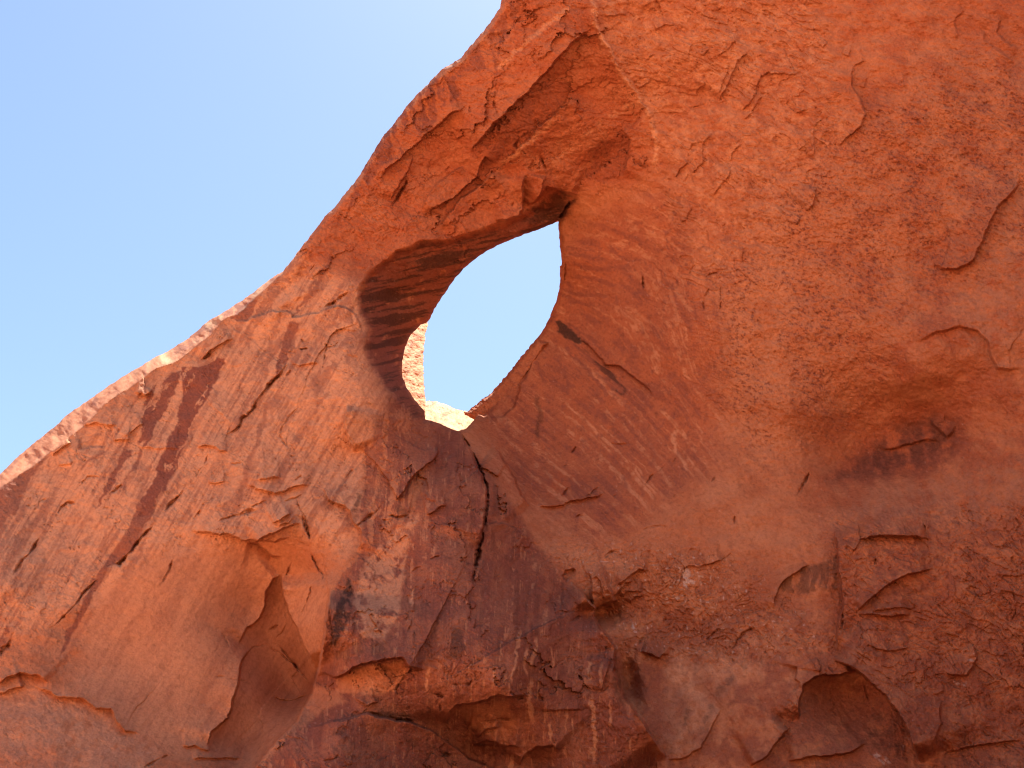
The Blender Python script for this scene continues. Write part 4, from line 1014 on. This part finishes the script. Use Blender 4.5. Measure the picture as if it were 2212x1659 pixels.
for k, nm in enumerate(NAMES):
    fq = quads[flab == k]
    if len(fq) == 0:
        continue
    used, inv = np.unique(fq.ravel(), return_inverse=True)
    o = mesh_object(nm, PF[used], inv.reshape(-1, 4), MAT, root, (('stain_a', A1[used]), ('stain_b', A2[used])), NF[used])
    if nm in PART_LABELS:
        o['label'] = PART_LABELS[nm]

# thickness of the rock: its rim runs back and a coarser sheet closes it behind
re_ = rim_edges(quads)
ru, rinv = np.unique(re_.ravel(), return_inverse=True)
rinv = rinv.reshape(-1, 2)
nr = len(ru)
front = PF[ru] + BASE
ray = front - CAM
ray /= np.linalg.norm(ray, axis=1, keepdims=True)
back = front + ray * THICK
wall = np.concatenate([front, back])
wf = np.stack([rinv[:, 0], rinv[:, 1], rinv[:, 1] + nr, rinv[:, 0] + nr], 1)
S = 5
sub = (slice(None, None, S), slice(None, None, S))
Ub, Vb, kb = snapped(U[sub], V[sub], sd[sub] + 1.0, fld.us[::S], fld.vs[::S])
pb = at(Ub, Vb, Y0 - B[sub]) - CAM
pb = (pb + pb / np.linalg.norm(pb, axis=-1, keepdims=True) * THICK + CAM).reshape(-1, 3)
qb, _, _ = cells(Ub.shape[1], kb)
ub, ib = np.unique(qb.ravel(), return_inverse=True)
allp = np.concatenate([wall, pb[ub]]) - BASE
allf = np.concatenate([wf, ib.reshape(-1, 4)[:, ::-1] + len(wall)])
mesh_object('back_face', allp, allf, rock_material('back_sandstone', (0.60, 0.27, 0.14), False), root)


# rock seen through the opening: separate blocks of the same cliff standing behind the window
def block(name, poly, yfun, us, vs, seed, rough, thick, stains):
    f = Field(us, vs)
    u, v = f.U, f.V
    s = poly_sd(u, v, poly) + 1.8 * fbm(u / 11, v / 11, seed, 4, .6)
    bb = -yfun(u, v)
    x, z = u * 0.033, v * 0.033
    nn = fbm(x * 1.5 + .5 * z, z * 1.9 - .6 * x, seed + 1, 5, .62)
    bb = bb + rough * (nn + 0.5 * terrace(nn, 5, .08)) - 0.5 * sst(-10, 0, s) ** 2
    tk_ = sst(.06, 0, np.abs(fbm(x * 1.0, z * 4, seed + 5, 3))) * sst(0, .4, fbm(x, z, seed + 8, 2))
    bb = bb - .08 * tk_
    a, b_, kk = snapped(u, v, s, f.us, f.vs)
    p = at(a, b_, -bb)
    q, _, _ = cells(u.shape[1], kk)
    us_, iv = np.unique(q.ravel(), return_inverse=True)
    iv = iv.reshape(-1, 4)
    fp = p.reshape(-1, 3)[us_]
    n = len(fp)
    ry = fp - CAM
    ry /= np.linalg.norm(ry, axis=1, keepdims=True)
    e = rim_edges(iv)
    bf = np.stack([e[:, 0], e[:, 1], e[:, 1] + n, e[:, 0] + n], 1)
    wts = stains(u, v, nn, x, z)
    z0 = np.zeros(u.shape, f32)
    a1 = np.stack([wts.get(c, z0) for c in ('varnish_shade', 'black', 'pale', 'grey')], -1).reshape(-1, 4)[us_]
    a2 = np.stack([wts.get(c, z0) for c in ('mottle', 'red', 'white', 'sun_tone')], -1).reshape(-1, 4)[us_]
    return mesh_object(name, np.concatenate([fp, fp + ry * thick]) - BASE, np.concatenate([iv, bf, iv[:, ::-1] + n]), MAT, root,
                       (('stain_a', np.concatenate([a1, a1])), ('stain_b', np.concatenate([a2, a2]))))


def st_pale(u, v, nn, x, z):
    return {'sun_tone': (.62 - .5 * sst(-.1, .5, nn)).astype(f32), 'pale': (.6 + 0 * u).astype(f32), 'varnish_shade': .55 * sst(.15, .5, fbm(x * 1.1 + z, z * 1.4 - x, 731, 5, .65))}  # lighter tone puts part of the sun's brightness into the colour


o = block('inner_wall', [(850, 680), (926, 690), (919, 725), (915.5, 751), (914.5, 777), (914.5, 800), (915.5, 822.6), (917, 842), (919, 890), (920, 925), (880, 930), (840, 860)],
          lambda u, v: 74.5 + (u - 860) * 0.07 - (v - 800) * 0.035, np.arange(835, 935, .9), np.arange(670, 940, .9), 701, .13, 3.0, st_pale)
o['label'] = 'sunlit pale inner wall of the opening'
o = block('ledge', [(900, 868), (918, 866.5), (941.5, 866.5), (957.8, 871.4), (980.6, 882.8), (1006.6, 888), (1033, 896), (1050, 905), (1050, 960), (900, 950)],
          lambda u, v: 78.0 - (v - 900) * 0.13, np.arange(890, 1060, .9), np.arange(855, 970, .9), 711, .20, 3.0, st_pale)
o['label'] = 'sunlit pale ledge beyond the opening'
o = block('back_fin', [(1000, 890), (1010, 889), (1026, 876), (1042, 863), (1058.7, 850), (1076.6, 831), (1098, 806), (1117, 782), (1140, 752.6), (1160, 731), (1185, 740), (1140, 810), (1100, 870), (1080, 910), (1030, 912)],
          lambda u, v: 65.2 + (1060 - u) * 0.012 + 0 * v, np.arange(990, 1195, .9), np.arange(722, 920, .9), 721, .05, 2.0, lambda u, v, nn, x, z: {'red': (.5 + 0 * u).astype(f32), 'varnish_shade': .4 * sst(0, .5, nn)})

g = np.linspace(-1, 1, 121)
gx, gy = np.meshgrid(np.sign(g) * np.abs(g) ** 2.2 * 3000, np.sign(g) * np.abs(g) ** 2.2 * 3000)
gz = 0.5 * fbm(gx / 18, gy / 18, 801, 3) * sst(3, 14, np.hypot(gx, gy))
# unseen slickrock slopes, added left and behind to bounce warm sunlight
gz = gz + 34 * np.exp(-((gx + 88) / 34) ** 2 - ((gy + 8) / 52) ** 2) + 22 * np.exp(-((gx + 55) / 40) ** 2 - ((gy + 75) / 34) ** 2)
gz = gz + (gz > 1.5) * 1.2 * fbm(gx / 9, gy / 9, 807, 4)
W = gx.shape[1]
jj, ii = np.meshgrid(np.arange(120), np.arange(120), indexing='ij')
gf = np.stack([jj * W + ii, jj * W + ii + 1, (jj + 1) * W + ii + 1, (jj + 1) * W + ii], -1).reshape(-1, 4)
go = mesh_object('ground', np.stack([gx, gy, gz], -1).reshape(-1, 3), gf, GM)
go['kind'] = 'structure'
